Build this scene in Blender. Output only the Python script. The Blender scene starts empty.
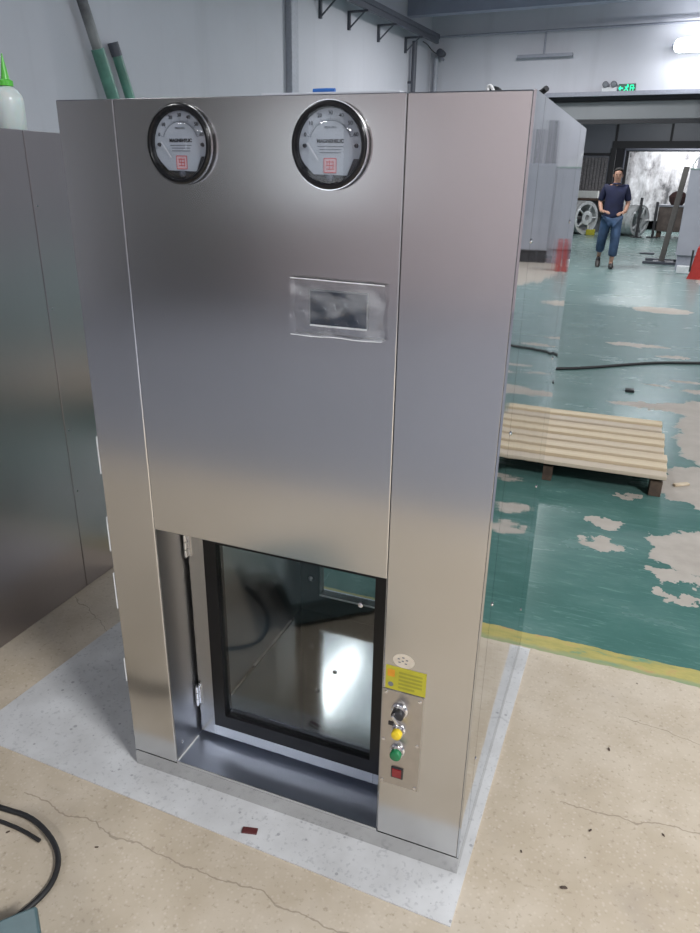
import bpy, bmesh, math, random
from mathutils import Vector, Matrix
random.seed(7)
PI = math.pi
sc = bpy.context.scene
COL = sc.collection
ROOM = -math.radians(4.4)          # the hall stands turned 4.4 degrees to the cabinet
RM = Matrix.Rotation(ROOM, 4, 'Z')
def rw(X, Y, z=0.0): return RM @ Vector((X, Y, z))
def wr(x, y, z=0.0): return RM.inverted() @ Vector((x, y, z))

# ------------------------------------------------------------------ materials
def new_mat(name):
    m = bpy.data.materials.new(name); m.use_nodes = True
    nt = m.node_tree; b = nt.nodes['Principled BSDF']
    return m, nt, b
def N(nt, t, **kw):
    n = nt.nodes.new(t)
    for k, v in kw.items(): setattr(n, k, v)
    return n
def setin(n, **kw):
    for k, v in kw.items(): n.inputs[k.replace('_', ' ')].default_value = v
def math_n(nt, op, a, b=None, c=None, clamp=False):
    n = N(nt, 'ShaderNodeMath', operation=op); n.use_clamp = clamp
    for i, v in enumerate((a, b, c)):
        if v is None: continue
        if isinstance(v, (int, float)): n.inputs[i].default_value = v
        else: nt.links.new(v, n.inputs[i])
    return n.outputs[0]
def ramp(nt, fac, stops, interp='LINEAR'):
    n = N(nt, 'ShaderNodeValToRGB'); cr = n.color_ramp; cr.interpolation = interp
    while len(cr.elements) < len(stops): cr.elements.new(.5)
    for e, (p, c) in zip(cr.elements, stops):
        e.position = p; e.color = (c, c, c, 1) if isinstance(c, (int, float)) else (*c, 1)
    nt.links.new(fac, n.inputs[0]); return n.outputs[0]
def mixc(nt, fac, a, b):
    n = N(nt, 'ShaderNodeMix', data_type='RGBA')
    for s, v in ((0, fac), (6, a), (7, b)):
        if isinstance(v, (int, float)): n.inputs[s].default_value = v
        elif isinstance(v, tuple): n.inputs[s].default_value = (*v, 1)
        else: nt.links.new(v, n.inputs[s])
    return n.outputs[2]
def coords(nt, scale=(1, 1, 1), loc=(0, 0, 0), world=False):
    src = N(nt, 'ShaderNodeNewGeometry').outputs['Position'] if world else N(nt, 'ShaderNodeTexCoord').outputs['Object']
    mp = N(nt, 'ShaderNodeMapping'); mp.inputs['Scale'].default_value = scale; mp.inputs['Location'].default_value = loc
    nt.links.new(src, mp.inputs[0]); return mp.outputs[0]
def noise(nt, vec, scale, detail=4, rough=.55, dist=0):
    n = N(nt, 'ShaderNodeTexNoise'); n.inputs['Scale'].default_value = scale; n.inputs['Detail'].default_value = detail
    n.inputs['Roughness'].default_value = rough; n.inputs['Distortion'].default_value = dist
    nt.links.new(vec, n.inputs['Vector']); return n
def bump(nt, b, h, strength=.2, dist=.002):
    n = N(nt, 'ShaderNodeBump'); n.inputs['Strength'].default_value = strength; n.inputs['Distance'].default_value = dist
    nt.links.new(h, n.inputs['Height']); nt.links.new(n.outputs[0], b.inputs['Normal'])
def plain(name, col, rough=.5, metal=0.0, var=.06, scale=30, emit=None, estr=0, spec=.5, bmp=0.0):
    m, nt, b = new_mat(name)
    v = coords(nt, world=True); n = noise(nt, v, scale)
    lo = tuple(max(0, c * (1 - var * 2)) for c in col); hi = tuple(min(1, c * (1 + var)) for c in col)
    nt.links.new(ramp(nt, n.outputs[0], [(.3, lo), (.7, hi)]), b.inputs['Base Color'])
    setin(b, Roughness=rough, Metallic=metal); b.inputs['Specular IOR Level'].default_value = spec
    if bmp: bump(nt, b, n.outputs[0], bmp, .003)
    if emit: b.inputs['Emission Color'].default_value = (*emit, 1); b.inputs['Emission Strength'].default_value = estr
    return m
def steel(name, col=(.635, .63, .62), rough=.20, aniso=.6, grain='z', rvar=.012, smear=.10, bstr=.006, tang='X'):
    m, nt, b = new_mat(name)
    sc3 = {'z': (700, 700, 3.0), 'x': (3.0, 700, 700), 'y': (700, 3.0, 700)}[grain]
    v = coords(nt, sc3, world=True); n = noise(nt, v, 1.0, 3, .6)
    v2 = coords(nt, (3.2, 3.2, 1.1), world=True); n2 = noise(nt, v2, 1.0, 3, .55, .5)
    c = mixc(nt, ramp(nt, n.outputs[0], [(.25, 0.0), (.75, 1.0)]), tuple(x * .98 for x in col), tuple(min(1, x * 1.015) for x in col))
    c = mixc(nt, ramp(nt, n2.outputs[0], [(.35, 0.0), (.7, smear)]), c, tuple(x * .55 for x in col))
    nt.links.new(c, b.inputs['Base Color'])
    r = math_n(nt, 'MULTIPLY_ADD', n.outputs[0], rvar * 2, rough - rvar)
    nt.links.new(r, b.inputs['Roughness'])
    setin(b, Metallic=1.0)
    b.inputs['Anisotropic'].default_value = aniso
    if aniso:
        t = N(nt, 'ShaderNodeTangent', direction_type='RADIAL', axis='Z')
        nt.links.new(t.outputs[0], b.inputs['Tangent'])
        b.inputs['Anisotropic Rotation'].default_value = 0.25 if tang == 'Z' else 0.0
    bump(nt, b, n.outputs[0], bstr, .001)
    return m
M = {}
M['steel'] = steel('brushed stainless steel', tang='X')
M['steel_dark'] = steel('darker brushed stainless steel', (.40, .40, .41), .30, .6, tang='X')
M['steel_sill'] = steel('stainless sill steel', (.50, .55, .66), .36, 0, grain='x')
M['steel_floor'] = steel('chamber floor steel', (.62, .63, .66), .13, 0, grain='x', rvar=.03, bstr=.01)
M['chrome'] = plain('polished chrome', (.75, .75, .76), .12, 1, .02)
# mirror-like filmed side panel, gently wavy
m, nt, b = new_mat('film covered mirror steel')
v = coords(nt, (1.6, 1.6, .9), world=True); n = noise(nt, v, 1.6, 2, .4)
vs = coords(nt, (24, 24, .9), world=True); n2 = noise(nt, vs, 1.0, 3, .5)
setin(b, Metallic=1.0, Roughness=.05)
nt.links.new(ramp(nt, n2.outputs[0], [(.3, (.53, .54, .55)), (.7, (.61, .62, .63))]), b.inputs['Base Color'])
add = math_n(nt, 'ADD', n.outputs[0], math_n(nt, 'MULTIPLY', n2.outputs[0], .05))
bump(nt, b, add, .10, .02)
M['mirror'] = m
M['black_rubber'] = plain('black rubber', (.012, .012, .013), .55)
M['black_gloss'] = plain('black glazing border', (.006, .006, .007), .30, spec=.35)
M['black_plastic'] = plain('black plastic', (.02, .02, .022), .35)
M['dark_gap'] = plain('dark joint', (.01, .01, .01), .8)
M['white_caulk'] = plain('white sealant', (.75, .76, .76), .6)
M['seal_grey'] = plain('grey sealant', (.22, .21, .20), .5)
M['white_dial'] = plain('white dial face', (.40, .43, .47), .5, var=.02)
M['ink'] = plain('black ink', (.03, .03, .035), .6)
M['grey_ink'] = plain('grey ink', (.16, .17, .19), .6)
M['red_ink'] = plain('red print', (.62, .10, .10), .6)
M['pink'] = plain('pale red square', (.62, .42, .44), .6)
M['screen'] = plain('dark touch screen', (.022, .032, .05), .12, var=.2, scale=9)
M['screen_bezel'] = plain('grey screen bezel', (.16, .17, .18), .4)
M['yellow_label'] = plain('yellow label', (.44, .40, .03), .5, var=.08)
M['olive_ink'] = plain('olive print', (.30, .29, .03), .6)
M['orange_ink'] = plain('orange print', (.65, .28, .02), .6)
M['cream'] = plain('cream sticker', (.62, .55, .45), .5)
M['yellow_btn'] = plain('yellow push button', (.75, .55, .03), .3, var=.1)
M['green_btn'] = plain('green push button', (.012, .16, .06), .25)
M['red_switch'] = plain('red rocker switch', (.22, .015, .02), .2)
M['steel_plate'] = plain('satin control plate', (.52, .49, .46), .30, 1, .03)
def glassy(name, tint, ior=1.6, base_r=0.0, rough=.0, alpha=None, coat=None):
    m = bpy.data.materials.new(name); m.use_nodes = True; nt = m.node_tree; nt.nodes.clear()
    o = N(nt, 'ShaderNodeOutputMaterial'); t = N(nt, 'ShaderNodeBsdfTransparent'); t.inputs[0].default_value = (*tint, 1)
    g = N(nt, 'ShaderNodeBsdfGlossy'); g.inputs['Roughness'].default_value = rough
    lw = N(nt, 'ShaderNodeLayerWeight'); lw.inputs[0].default_value = .5
    r0 = ((ior - 1) / (ior + 1)) ** 2; fr = math_n(nt, 'MULTIPLY_ADD', math_n(nt, 'POWER', lw.outputs['Facing'], 5.0), 1 - r0, r0)
    v = coords(nt, (11, 11, 22), world=True); nn = noise(nt, v, 1.0, 3, .5, .6)
    mx = N(nt, 'ShaderNodeMixShader'); fac = math_n(nt, 'ADD', fr, base_r, clamp=True)
    if alpha is not None:
        bm_ = N(nt, 'ShaderNodeBump'); bm_.inputs['Strength'].default_value = .35; bm_.inputs['Distance'].default_value = .01
        nt.links.new(nn.outputs[0], bm_.inputs['Height']); nt.links.new(bm_.outputs[0], g.inputs['Normal'])
    nt.links.new(fac, mx.inputs[0]); nt.links.new(t.outputs[0], mx.inputs[1]); nt.links.new(g.outputs[0], mx.inputs[2])
    last = mx.outputs[0]
    if alpha:
        d = N(nt, 'ShaderNodeBsdfDiffuse'); d.inputs[0].default_value = (.7, .72, .74, 1)
        m2 = N(nt, 'ShaderNodeMixShader')
        nt.links.new(ramp(nt, nn.outputs[0], [(.42, alpha * .25), (.62, alpha * 2.6)]), m2.inputs[0])
        nt.links.new(last, m2.inputs[1]); nt.links.new(d.outputs[0], m2.inputs[2]); last = m2.outputs[0]
    nt.links.new(last, o.inputs[0]); return m
M['glass'] = glassy('clear door glass', (.93, .95, .94), 1.75)
M['lens'] = glassy('domed clear lens', (.95, .96, .97), 1.45)
M['film'] = glassy('crinkled clear film', (.95, .96, .97), 1.3, .03, .14, .10)

# hall surfaces
def wall_mat(name, col, var=.08, rough=.7):
    m, nt, b = new_mat(name); v = coords(nt, world=True)
    n = noise(nt, v, .7, 5, .6); n2 = noise(nt, v, 14, 3)
    c = ramp(nt, n.outputs[0], [(.3, tuple(x * (1 - var) for x in col)), (.7, col)])
    vs = coords(nt, (2.2, 2.2, .25), world=True); n3 = noise(nt, vs, 1.3, 4, .6)
    c = mixc(nt, ramp(nt, n3.outputs[0], [(.56, 0.0), (.78, .35)]), c, tuple(x * .72 for x in col))
    nt.links.new(c, b.inputs['Base Color']); setin(b, Roughness=rough); bump(nt, b, n2.outputs[0], .1, .004); return m
M['wall'] = wall_mat('off white plaster', (.56, .56, .605))
M['wall_rear'] = wall_mat('rear plaster', (.54, .46, .47))
M['ceiling'] = wall_mat('grey painted ceiling', (.30, .32, .40), .25)
M['hall_grey'] = wall_mat('grey panel wall', (.20, .21, .245), .15, .4)
M['hall_dark'] = wall_mat('dark steel lintel', (.03, .03, .035), .2, .6)
M['shutter'] = wall_mat('grey shutter housing', (.26, .27, .28), .1, .5)
M['steel_paint'] = plain('dark painted steel', (.075, .08, .10), .5)
M['mid_paint'] = plain('grey painted steel', (.28, .29, .34), .5)
M['pilaster'] = plain('grey painted pipe casing', (.40, .41, .46), .5)

def floor_mat():
    m, nt, b = new_mat('painted and bare workshop floor')
    P = coords(nt, world=True)
    nz = noise(nt, P, 9, 4, .6); nb = noise(nt, P, 1.1, 4, .55); nf = noise(nt, P, 70, 3, .6)
    # ---- bare terrazzo concrete
    c1 = ramp(nt, nb.outputs[0], [(.25, (.40, .33, .24)), (.5, (.52, .445, .35)), (.75, (.56, .50, .42))])
    c1 = mixc(nt, ramp(nt, nz.outputs[0], [(.35, .38), (.65, 0.0)]), c1, (.36, .29, .20))
    vor = N(nt, 'ShaderNodeTexVoronoi'); vor.inputs['Scale'].default_value = 75; nt.links.new(P, vor.inputs['Vector'])
    c1 = mixc(nt, ramp(nt, vor.outputs['Distance'], [(.08, .40), (.34, 0.0)]), c1, (.62, .55, .46))
    c1 = mixc(nt, ramp(nt, nf.outputs[0], [(.30, .55), (.42, 0.0)]), c1, (.27, .21, .15))
    v2 = N(nt, 'ShaderNodeTexVoronoi'); v2.inputs['Scale'].default_value = 7; v2.inputs['Randomness'].default_value = 1; nt.links.new(P, v2.inputs['Vector'])
    sp = noise(nt, P, 3.3, 2)
    thr = math_n(nt, 'MULTIPLY', sp.outputs[0], .075)
    spot = math_n(nt, 'LESS_THAN', v2.outputs['Distance'], math_n(nt, 'SUBTRACT', thr, .012))
    c1 = mixc(nt, math_n(nt, 'MULTIPLY', spot, .75), c1, (.10, .07, .05))
    blot = noise(nt, coords(nt, loc=(3, 1, 0), world=True), 4.2, 3, .6)
    c1 = mixc(nt, ramp(nt, blot.outputs[0], [(.60, 0.0), (.74, .38)]), c1, (.30, .25, .20))
    sx = N(nt, 'ShaderNodeSeparateXYZ'); nt.links.new(P, sx.inputs[0]); X, Y = sx.outputs[0], sx.outputs[1]
    # ---- hairline cracks: (x0,y0,x1,y1)
    wob = math_n(nt, 'MULTIPLY_ADD', noise(nt, P, 6, 4, .6).outputs[0], .10, -.05)
    mask = None
    for x0, y0, x1, y1, w in ((-1.1, -.19, .0, -.235, .0020), (.20, .30, 1.2, .42, .0022), (.33, .70, 1.1, .64, .0018), (-1.62, .60, -1.2, .38, .0016)):
        k = (y1 - y0) / (x1 - x0)
        ln = math_n(nt, 'MULTIPLY_ADD', math_n(nt, 'SUBTRACT', X, x0), k, y0)
        d = math_n(nt, 'ABSOLUTE', math_n(nt, 'ADD', math_n(nt, 'SUBTRACT', Y, ln), wob))
        a = math_n(nt, 'LESS_THAN', d, w)
        a = math_n(nt, 'MULTIPLY', a, math_n(nt, 'MULTIPLY', math_n(nt, 'GREATER_THAN', X, x0), math_n(nt, 'LESS_THAN', X, x1)))
        mask = a if mask is None else math_n(nt, 'MAXIMUM', mask, a)
    c1 = mixc(nt, math_n(nt, 'MULTIPLY', mask, .45), c1, (.12, .09, .06))
    # ---- green epoxy
    ng = noise(nt, coords(nt, (1, 2.2, 1), world=True), 2.0, 5, .65, .4)
    g = ramp(nt, ng.outputs[0], [(.25, (.042, .118, .100)), (.5, (.058, .148, .128)), (.78, (.110, .210, .190))])
    scn = noise(nt, coords(nt, (1.2, 9, 1), world=True), 6, 6, .75, 1.2)
    g = mixc(nt, ramp(nt, scn.outputs[0], [(.54, 0.0), (.80, .6)]), g, (.22, .38, .34))
    glare = math_n(nt, 'ADD', math_n(nt, 'MULTIPLY', Y, .11), math_n(nt, 'MULTIPLY', nb.outputs[0], .5))  # grazing glare put into the paint colour, paler and greyer with distance
    g = mixc(nt, ramp(nt, glare, [(.45, 0.0), (1.0, .62)]), g, (.26, .33, .33))
    # worn patches
    dn = noise(nt, P, 7.0, 4, .65)
    dv = N(nt, 'ShaderNodeVectorMath', operation='MULTIPLY_ADD'); nt.links.new(dn.outputs['Color'], dv.inputs[0])
    dv.inputs[1].default_value = (.26, .26, 0); nt.links.new(P, dv.inputs[2])
    pm = None
    for cx, cy, rx, ry in ((.98, 4.22, .50, .24), (.50, 4.17, .36, .08), (.90, 3.55, .34, .66), (.72, 2.72, .28, .30), (.66, 1.92, .26, .24), (.50, 1.66, .10, .07),
                           (.22, 2.07, .10, .045), (.20, 1.83, .085, .05), (.47, 1.50, .05, .035), (.56, 1.49, .06, .03), (.30, 2.46, .07, .03),
                           (.70, 5.02, .16, .04), (.45, 4.78, .10, .025), (.86, 4.72, .22, .07), (1.95, 12.0, .85, 2.6), (.30, 6.3, .3, .08), (.55, 8.6, .35, .25), (1.5, 2.3, .5, .35), (1.35, 3.5, .3, .2), (.62, 5.9, .16, .05)):
        s = N(nt, 'ShaderNodeVectorMath', operation='SUBTRACT'); nt.links.new(dv.outputs[0], s.inputs[0]); s.inputs[1].default_value = (cx + .13, cy + .13, 0)
        mlt = N(nt, 'ShaderNodeVectorMath', operation='MULTIPLY'); nt.links.new(s.outputs[0], mlt.inputs[0]); mlt.inputs[1].default_value = (1 / rx, 1 / ry, 0)
        ln = N(nt, 'ShaderNodeVectorMath', operation='LENGTH'); nt.links.new(mlt.outputs[0], ln.inputs[0])
        pm = ln.outputs['Value'] if pm is None else math_n(nt, 'MINIMUM', pm, ln.outputs['Value'])
    patch = ramp(nt, pm, [(.96, 1.0), (1.0, 0.0)])
    bare = mixc(nt, nz.outputs[0], (.28, .24, .20), (.50, .455, .40))
    g = mixc(nt, patch, g, bare)
    rearm = math_n(nt, 'LESS_THAN', math_n(nt, 'ADD', Y, math_n(nt, 'MULTIPLY', nz.outputs[0], .05)), -1.85)
    c1 = mixc(nt, rearm, c1, mixc(nt, nb.outputs[0], (.17, .18, .21), (.26, .27, .31)))
    # ---- yellow boundary stripe
    e1 = math_n(nt, 'MULTIPLY_ADD', nz.outputs[0], .03, -.015)
    Yd = math_n(nt, 'ADD', Y, e1)
    yn = noise(nt, coords(nt, (1, 3, 1), world=True), 7, 4, .7)
    yc = ramp(nt, yn.outputs[0], [(.32, (.10, .24, .15)), (.44, (.32, .29, .085)), (.58, (.40, .34, .10)), (.70, (.42, .25, .11))])
    nearedge = ramp(nt, math_n(nt, 'ADD', Yd, math_n(nt, 'MULTIPLY', yn.outputs[0], .03)), [(.975, 1.0), (.99, 0.0)])
    yc = mixc(nt, math_n(nt, 'MULTIPLY', nearedge, .55), yc, (.16, .27, .18))
    col = mixc(nt, math_n(nt, 'GREATER_THAN', Yd, .945), c1, yc)
    isg = math_n(nt, 'GREATER_THAN', Yd, 1.035)
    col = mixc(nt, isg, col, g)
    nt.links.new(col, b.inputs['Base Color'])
    # roughness: paint is glossy, bare concrete duller
    gl = math_n(nt, 'MULTIPLY', isg, math_n(nt, 'SUBTRACT', 1.0, patch))
    r = math_n(nt, 'MULTIPLY_ADD', gl, -.26, .52)
    r = math_n(nt, 'ADD', r, math_n(nt, 'MULTIPLY_ADD', ng.outputs[0], .12, -.06))
    nt.links.new(r, b.inputs['Roughness'])
    bump(nt, b, math_n(nt, 'ADD', nf.outputs[0], math_n(nt, 'MULTIPLY', pm, 0.0)), .12, .0015)
    return m
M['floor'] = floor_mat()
# pale speckled slab
m, nt, b = new_mat('pale speckled sheet'); P = coords(nt, world=True)
n = noise(nt, P, 5, 5, .6)
c = ramp(nt, n.outputs[0], [(.3, (.46, .455, .45)), (.65, (.60, .60, .60))])
vv = N(nt, 'ShaderNodeTexVoronoi'); vv.inputs['Scale'].default_value = 26; nt.links.new(P, vv.inputs['Vector'])
th = noise(nt, P, 8, 2)
s1 = math_n(nt, 'LESS_THAN', vv.outputs['Distance'], math_n(nt, 'MULTIPLY_ADD', th.outputs[0], .5, -.17))
c = mixc(nt, math_n(nt, 'MULTIPLY', s1, .55), c, (.16, .16, .17))
n3 = noise(nt, P, 90, 2); c = mixc(nt, ramp(nt, n3.outputs[0], [(.32, .5), (.42, 0.0)]), c, (.33, .33, .34))
nt.links.new(c, b.inputs['Base Color']); setin(b, Roughness=.42); M['slab'] = m
# pale timber
m, nt, b = new_mat('pale sawn pine'); P = coords(nt, (1.2, 40, 40))
n = noise(nt, P, 1.0, 4, .6); oi = N(nt, 'ShaderNodeObjectInfo')
c = ramp(nt, n.outputs[0], [(.3, (.46, .34, .20)), (.5, (.62, .50, .33)), (.75, (.70, .60, .44))])
c = mixc(nt, math_n(nt, 'MULTIPLY', oi.outputs['Random'], .6), c, (.42, .36, .31))
nt.links.new(c, b.inputs['Base Color']); setin(b, Roughness=.6); M['pine'] = m
M['dark_wood'] = plain('dark brown timber', (.085, .055, .038), .7, var=.2)

# ------------------------------------------------------------------ mesh helpers
def bm_new(): return bmesh.new()
def bx(bm, x0, x1, y0, y1, z0, z1, bev=0.0, seg=1, mat=None):
    r = bmesh.ops.create_cube(bm, size=1.0); vs = r['verts']
    for v in vs: v.co = Vector(((x0 + x1) / 2 + v.co.x * (x1 - x0), (y0 + y1) / 2 + v.co.y * (y1 - y0), (z0 + z1) / 2 + v.co.z * (z1 - z0)))
    if mat is not None:
        for v in vs: v.co = mat @ v.co
    if bev:
        es = {e for v in vs for e in v.link_edges}
        bmesh.ops.bevel(bm, geom=list(es), offset=bev, segments=seg, profile=.5, affect='EDGES')
def cyl(bm, p0, p1, r0, r1=None, seg=24, caps=True):
    r1 = r0 if r1 is None else r1
    p0 = Vector(p0); p1 = Vector(p1); d = p1 - p0
    q = d.to_track_quat('Z', 'Y').to_matrix().to_4x4()
    mt = Matrix.Translation((p0 + p1) / 2) @ q
    bmesh.ops.create_cone(bm, cap_ends=caps, cap_tris=False, segments=seg, radius1=r0, radius2=r1, depth=d.length, matrix=mt)
def lathe(bm, prof, center=(0, 0, 0), axis='Z', seg=48, closed=False):
    # prof: (radius, height) pairs
    c = Vector(center); rings = []
    for r, h in prof:
        ring = []
        for i in range(seg):
            a = 2 * PI * i / seg; x, y = r * math.cos(a), r * math.sin(a)
            p = {'Z': (x, y, h), 'Y': (x, -h, y), 'X': (h, x, y)}[axis]   # axis Y: height grows toward -y (the viewer)
            ring.append(bm.verts.new(c + Vector(p)))
        rings.append(ring)
    pairs = list(zip(rings, rings[1:]))
    if closed: pairs.append((rings[-1], rings[0]))
    for A, B in pairs:
        for i in range(seg):
            try: bm.faces.new((A[i], A[(i + 1) % seg], B[(i + 1) % seg], B[i]))
            except ValueError: pass
    if not closed:
        for R_ in (rings[0], rings[-1]):
            try: bm.faces.new(R_)
            except ValueError: pass
def tube(bm, pts, r, seg=10, smooth=0, caps=True):
    pts = [Vector(p) for p in pts]
    for _ in range(smooth):
        q = [pts[0]]
        for a, b_ in zip(pts, pts[1:]): q += [a.lerp(b_, .25), a.lerp(b_, .75)]
        pts = q + [pts[-1]]
    rings = []; up = Vector((0, 0, 1))
    for i, p in enumerate(pts):
        d = (pts[min(i + 1, len(pts) - 1)] - pts[max(i - 1, 0)]).normalized()
        u = up if abs(d.dot(up)) < .95 else Vector((1, 0, 0))
        s = d.cross(u).normalized(); t = s.cross(d).normalized()
        rr = r(i / (len(pts) - 1)) if callable(r) else r
        rings.append([bm.verts.new(p + (s * math.cos(2 * PI * k / seg) + t * math.sin(2 * PI * k / seg)) * rr) for k in range(seg)])
    for A, B in zip(rings, rings[1:]):
        for k in range(seg): bm.faces.new((A[k], A[(k + 1) % seg], B[(k + 1) % seg], B[k]))
    if caps: bm.faces.new(rings[0]); bm.faces.new(rings[-1])
def ring_frame(bm, x0, x1, z0, z1, t, y0, y1, bev=0.0, tb=None):
    tb = t if tb is None else tb
    bx(bm, x0, x0 + t, y0, y1, z0, z1, bev); bx(bm, x1 - t, x1, y0, y1, z0, z1, bev)
    bx(bm, x0 + t, x1 - t, y0, y1, z0, z0 + tb, bev); bx(bm, x0 + t, x1 - t, y0, y1, z1 - t, z1, bev)
def obj(name, bm, mat, parent=None, smooth=False, label=None, mats=None, loc=None, rotz=None):
    bmesh.ops.recalc_face_normals(bm, faces=bm.faces)
    me = bpy.data.meshes.new(name); bm.to_mesh(me); bm.free()
    o = bpy.data.objects.new(name, me); COL.objects.link(o)
    for k in (mats or [mat]): me.materials.append(M[k] if isinstance(k, str) else k)
    if smooth:
        for p in me.polygons: p.use_smooth = True
        try: me.set_sharp_from_angle(angle=math.radians(38))
        except Exception: pass
    if parent is not None: o.parent = parent
    if loc is not None: o.location = loc
    if rotz is not None: o.rotation_euler[2] = rotz
    if label: o['label'] = label
    return o
def thing(name, label, cat, loc=(0, 0, 0), rotz=0, group=None):
    o = bpy.data.objects.new(name, None); COL.objects.link(o); o.empty_display_size = .1
    o.location = loc; o.rotation_euler[2] = rotz; o['label'] = label; o['category'] = cat
    if group: o['group'] = group
    return o
def tag(o, label, cat, group=None, kind=None):
    o['label'] = label; o['category'] = cat
    if group: o['group'] = group
    if kind: o['kind'] = kind
    return o
def struct(name, bm, mat, parent=None, rot=True, **k):
    o = obj(name, bm, mat, parent, **k)
    if parent is None:
        o['kind'] = 'structure'
        if rot: o.rotation_euler[2] = ROOM
    return o
def textobj(name, s, size, mat, parent, loc, rot=(PI / 2, 0, 0), align='CENTER', bold=0, ext=.0003):
    cu = bpy.data.curves.new(name, 'FONT'); cu.body = s; cu.size = size; cu.align_x = align; cu.align_y = 'CENTER'
    cu.extrude = ext; cu.offset = bold
    t = bpy.data.objects.new(name, cu); COL.objects.link(t); bpy.context.view_layer.update()
    me = bpy.data.meshes.new_from_object(t.evaluated_get(bpy.context.evaluated_depsgraph_get()))
    bpy.data.objects.remove(t)
    o = bpy.data.objects.new(name, me); COL.objects.link(o); me.materials.clear(); me.materials.append(M[mat])
    o.parent = parent; o.location = loc; o.rotation_euler = rot
    return o

# ------------------------------------------------------------------ the hall
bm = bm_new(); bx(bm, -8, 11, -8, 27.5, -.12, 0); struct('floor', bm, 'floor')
bm = bm_new(); bx(bm, -5.95, -5.7, -8, 15, 0, 4.6); struct('wall_left', bm, 'wall')
bm = bm_new()
bx(bm, -5.95, -3.2, 15, 15.25, 0, 4.6); bx(bm, -3.2, -.2, 15, 15.25, 3.03, 4.6); bx(bm, -.2, 9.0, 15, 15.25, 0, 4.6)
struct('wall_back', bm, 'wall')
bm = bm_new(); bx(bm, 9.0, 9.25, -8, 15.25, 0, 4.6); struct('wall_right', bm, 'wall')
bm = bm_new(); bx(bm, -5.7, 9, -8, -7.75, 0, 4.6); struct('wall_rear', bm, 'wall_rear')
bm = bm_new(); bx(bm, -5.95, 9.25, -8, 15.25, 4.6, 4.75)
struct('ceiling', bm, 'ceiling')
bm = bm_new()
for y in (2.5, 6.3, 10.1, 13.6): bx(bm, -5.7, 9, y, y + .22, 4.33, 4.6)
struct('trim_1', bm, 'ceiling')
# ledge and shutter housing over the hall opening
bm = bm_new(); bx(bm, -3.3, -.15, 14.92, 15.0, 3.00, 3.075); struct('trim_2', bm, 'mid_paint')
sh = thing('roller_shutter', 'grey rolled shutter housing across the top of the wide doorway', 'shutter', rw(0, 0), ROOM)
bm = bm_new(); bx(bm, -3.2, -.2, 15.3, 15.75, 2.60, 2.94, .02); obj('housing', bm, 'shutter', sh)
bm = bm_new(); bx(bm, -3.2, -.2, 15.27, 15.75, 2.945, 3.03); obj('top_rail', bm, 'hall_dark', sh)
bm = bm_new(); bx(bm, -3.2, -.2, 15.28, 15.40, 2.53, 2.595); obj('bottom_bar', bm, 'hall_dark', sh)
# hall beyond
bm = bm_new(); bx(bm, -7.0, -6.8, 15.25, 23, 0, 4.0); struct('wall_far_left', bm, 'hall_grey')
bm = bm_new(); bx(bm, 6, 6.2, 15.25, 27, 0, 4.0); struct('wall_far_right', bm, 'hall_grey')
bm = bm_new(); bx(bm, -7, 6.2, 15.25, 27, 4.0, 4.15); struct('ceiling_far', bm, 'hall_dark')
bm = bm_new()
bx(bm, -6.8, -2.75, 23, 23.2, 0, 4.0); bx(bm, -2.75, 1.9, 23, 23.2, 2.52, 4.0); bx(bm, 1.9, 6, 23, 23.2, 0, 4.0)
struct('wall_far', bm, 'hall_grey')
bm = bm_new(); bx(bm, -2.80, 1.9, 22.93, 23.0, 2.36, 2.55); bx(bm, -2.83, -2.68, 22.93, 23.0, 0, 2.36); bx(bm, -6.8, -2.83, 22.95, 23.0, 2.17, 2.23)
bx(bm, -1.27, -1.21, 22.95, 23.0, 2.55, 4.0); bx(bm, -2.76, -2.70, 22.95, 23.0, 2.55, 4.0); bx(bm, -4.2, -4.14, 22.95, 23.0, 2.23, 4.0)
struct('trim_3', bm, 'hall_dark')
bm = bm_new(); bx(bm, -7, 6.2, 27, 27.2, 0, 4.0); struct('wall_end', bm, 'hall_dark')
# mottled translucent plastic curtain in the far doorway, lit from behind
m, nt, b = new_mat('mottled plastic curtain'); P = coords(nt, (1, 1, .55), world=True)
n = noise(nt, P, 2.6, 6, .7, .3); n2 = noise(nt, coords(nt, (9, 1, .6), world=True), 1, 3)
c = ramp(nt, n.outputs[0], [(.36, (.08, .08, .085)), (.46, (.40, .39, .40)), (.66, (.80, .80, .82))])
c = mixc(nt, ramp(nt, n2.outputs[0], [(.5, 0.0), (.7, .5)]), c, (.40, .38, .38))
nt.links.new(c, b.inputs['Base Color']); setin(b, Roughness=.45); M['curtain'] = m
bm = bm_new(); NX = 60
rows = []
for k in range(9):
    z = .28 + k * (2.34 - .28) / 8
    rows.append([bm.verts.new((-2.55 + 3.9 * i / NX, 25.2 + .012 * math.sin(i * .9 + .5 * k), z)) for i in range(NX + 1)])
for A, B in zip(rows, rows[1:]):
    for i in range(NX): bm.faces.new((A[i], A[i + 1], B[i + 1], B[i]))
o = obj('plastic_curtain', bm, 'curtain', rotz=ROOM)
md = o.modifiers.new('thickness', 'SOLIDIFY'); md.thickness = .006
tag(o, 'bright mottled white plastic sheet hanging in the far doorway', 'curtain')
bm = bm_new(); cyl(bm, (-2.68, 25.2, 2.40), (1.5, 25.2, 2.40), .04); 
for x in (-2.68, 1.5): cyl(bm, (x, 25.2, 0), (x, 25.2, 2.42), .03)
tag(obj('curtain_rail', bm, 'steel_paint', rotz=ROOM), 'dark rail frame carrying the mottled plastic sheet', 'rail')
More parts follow.
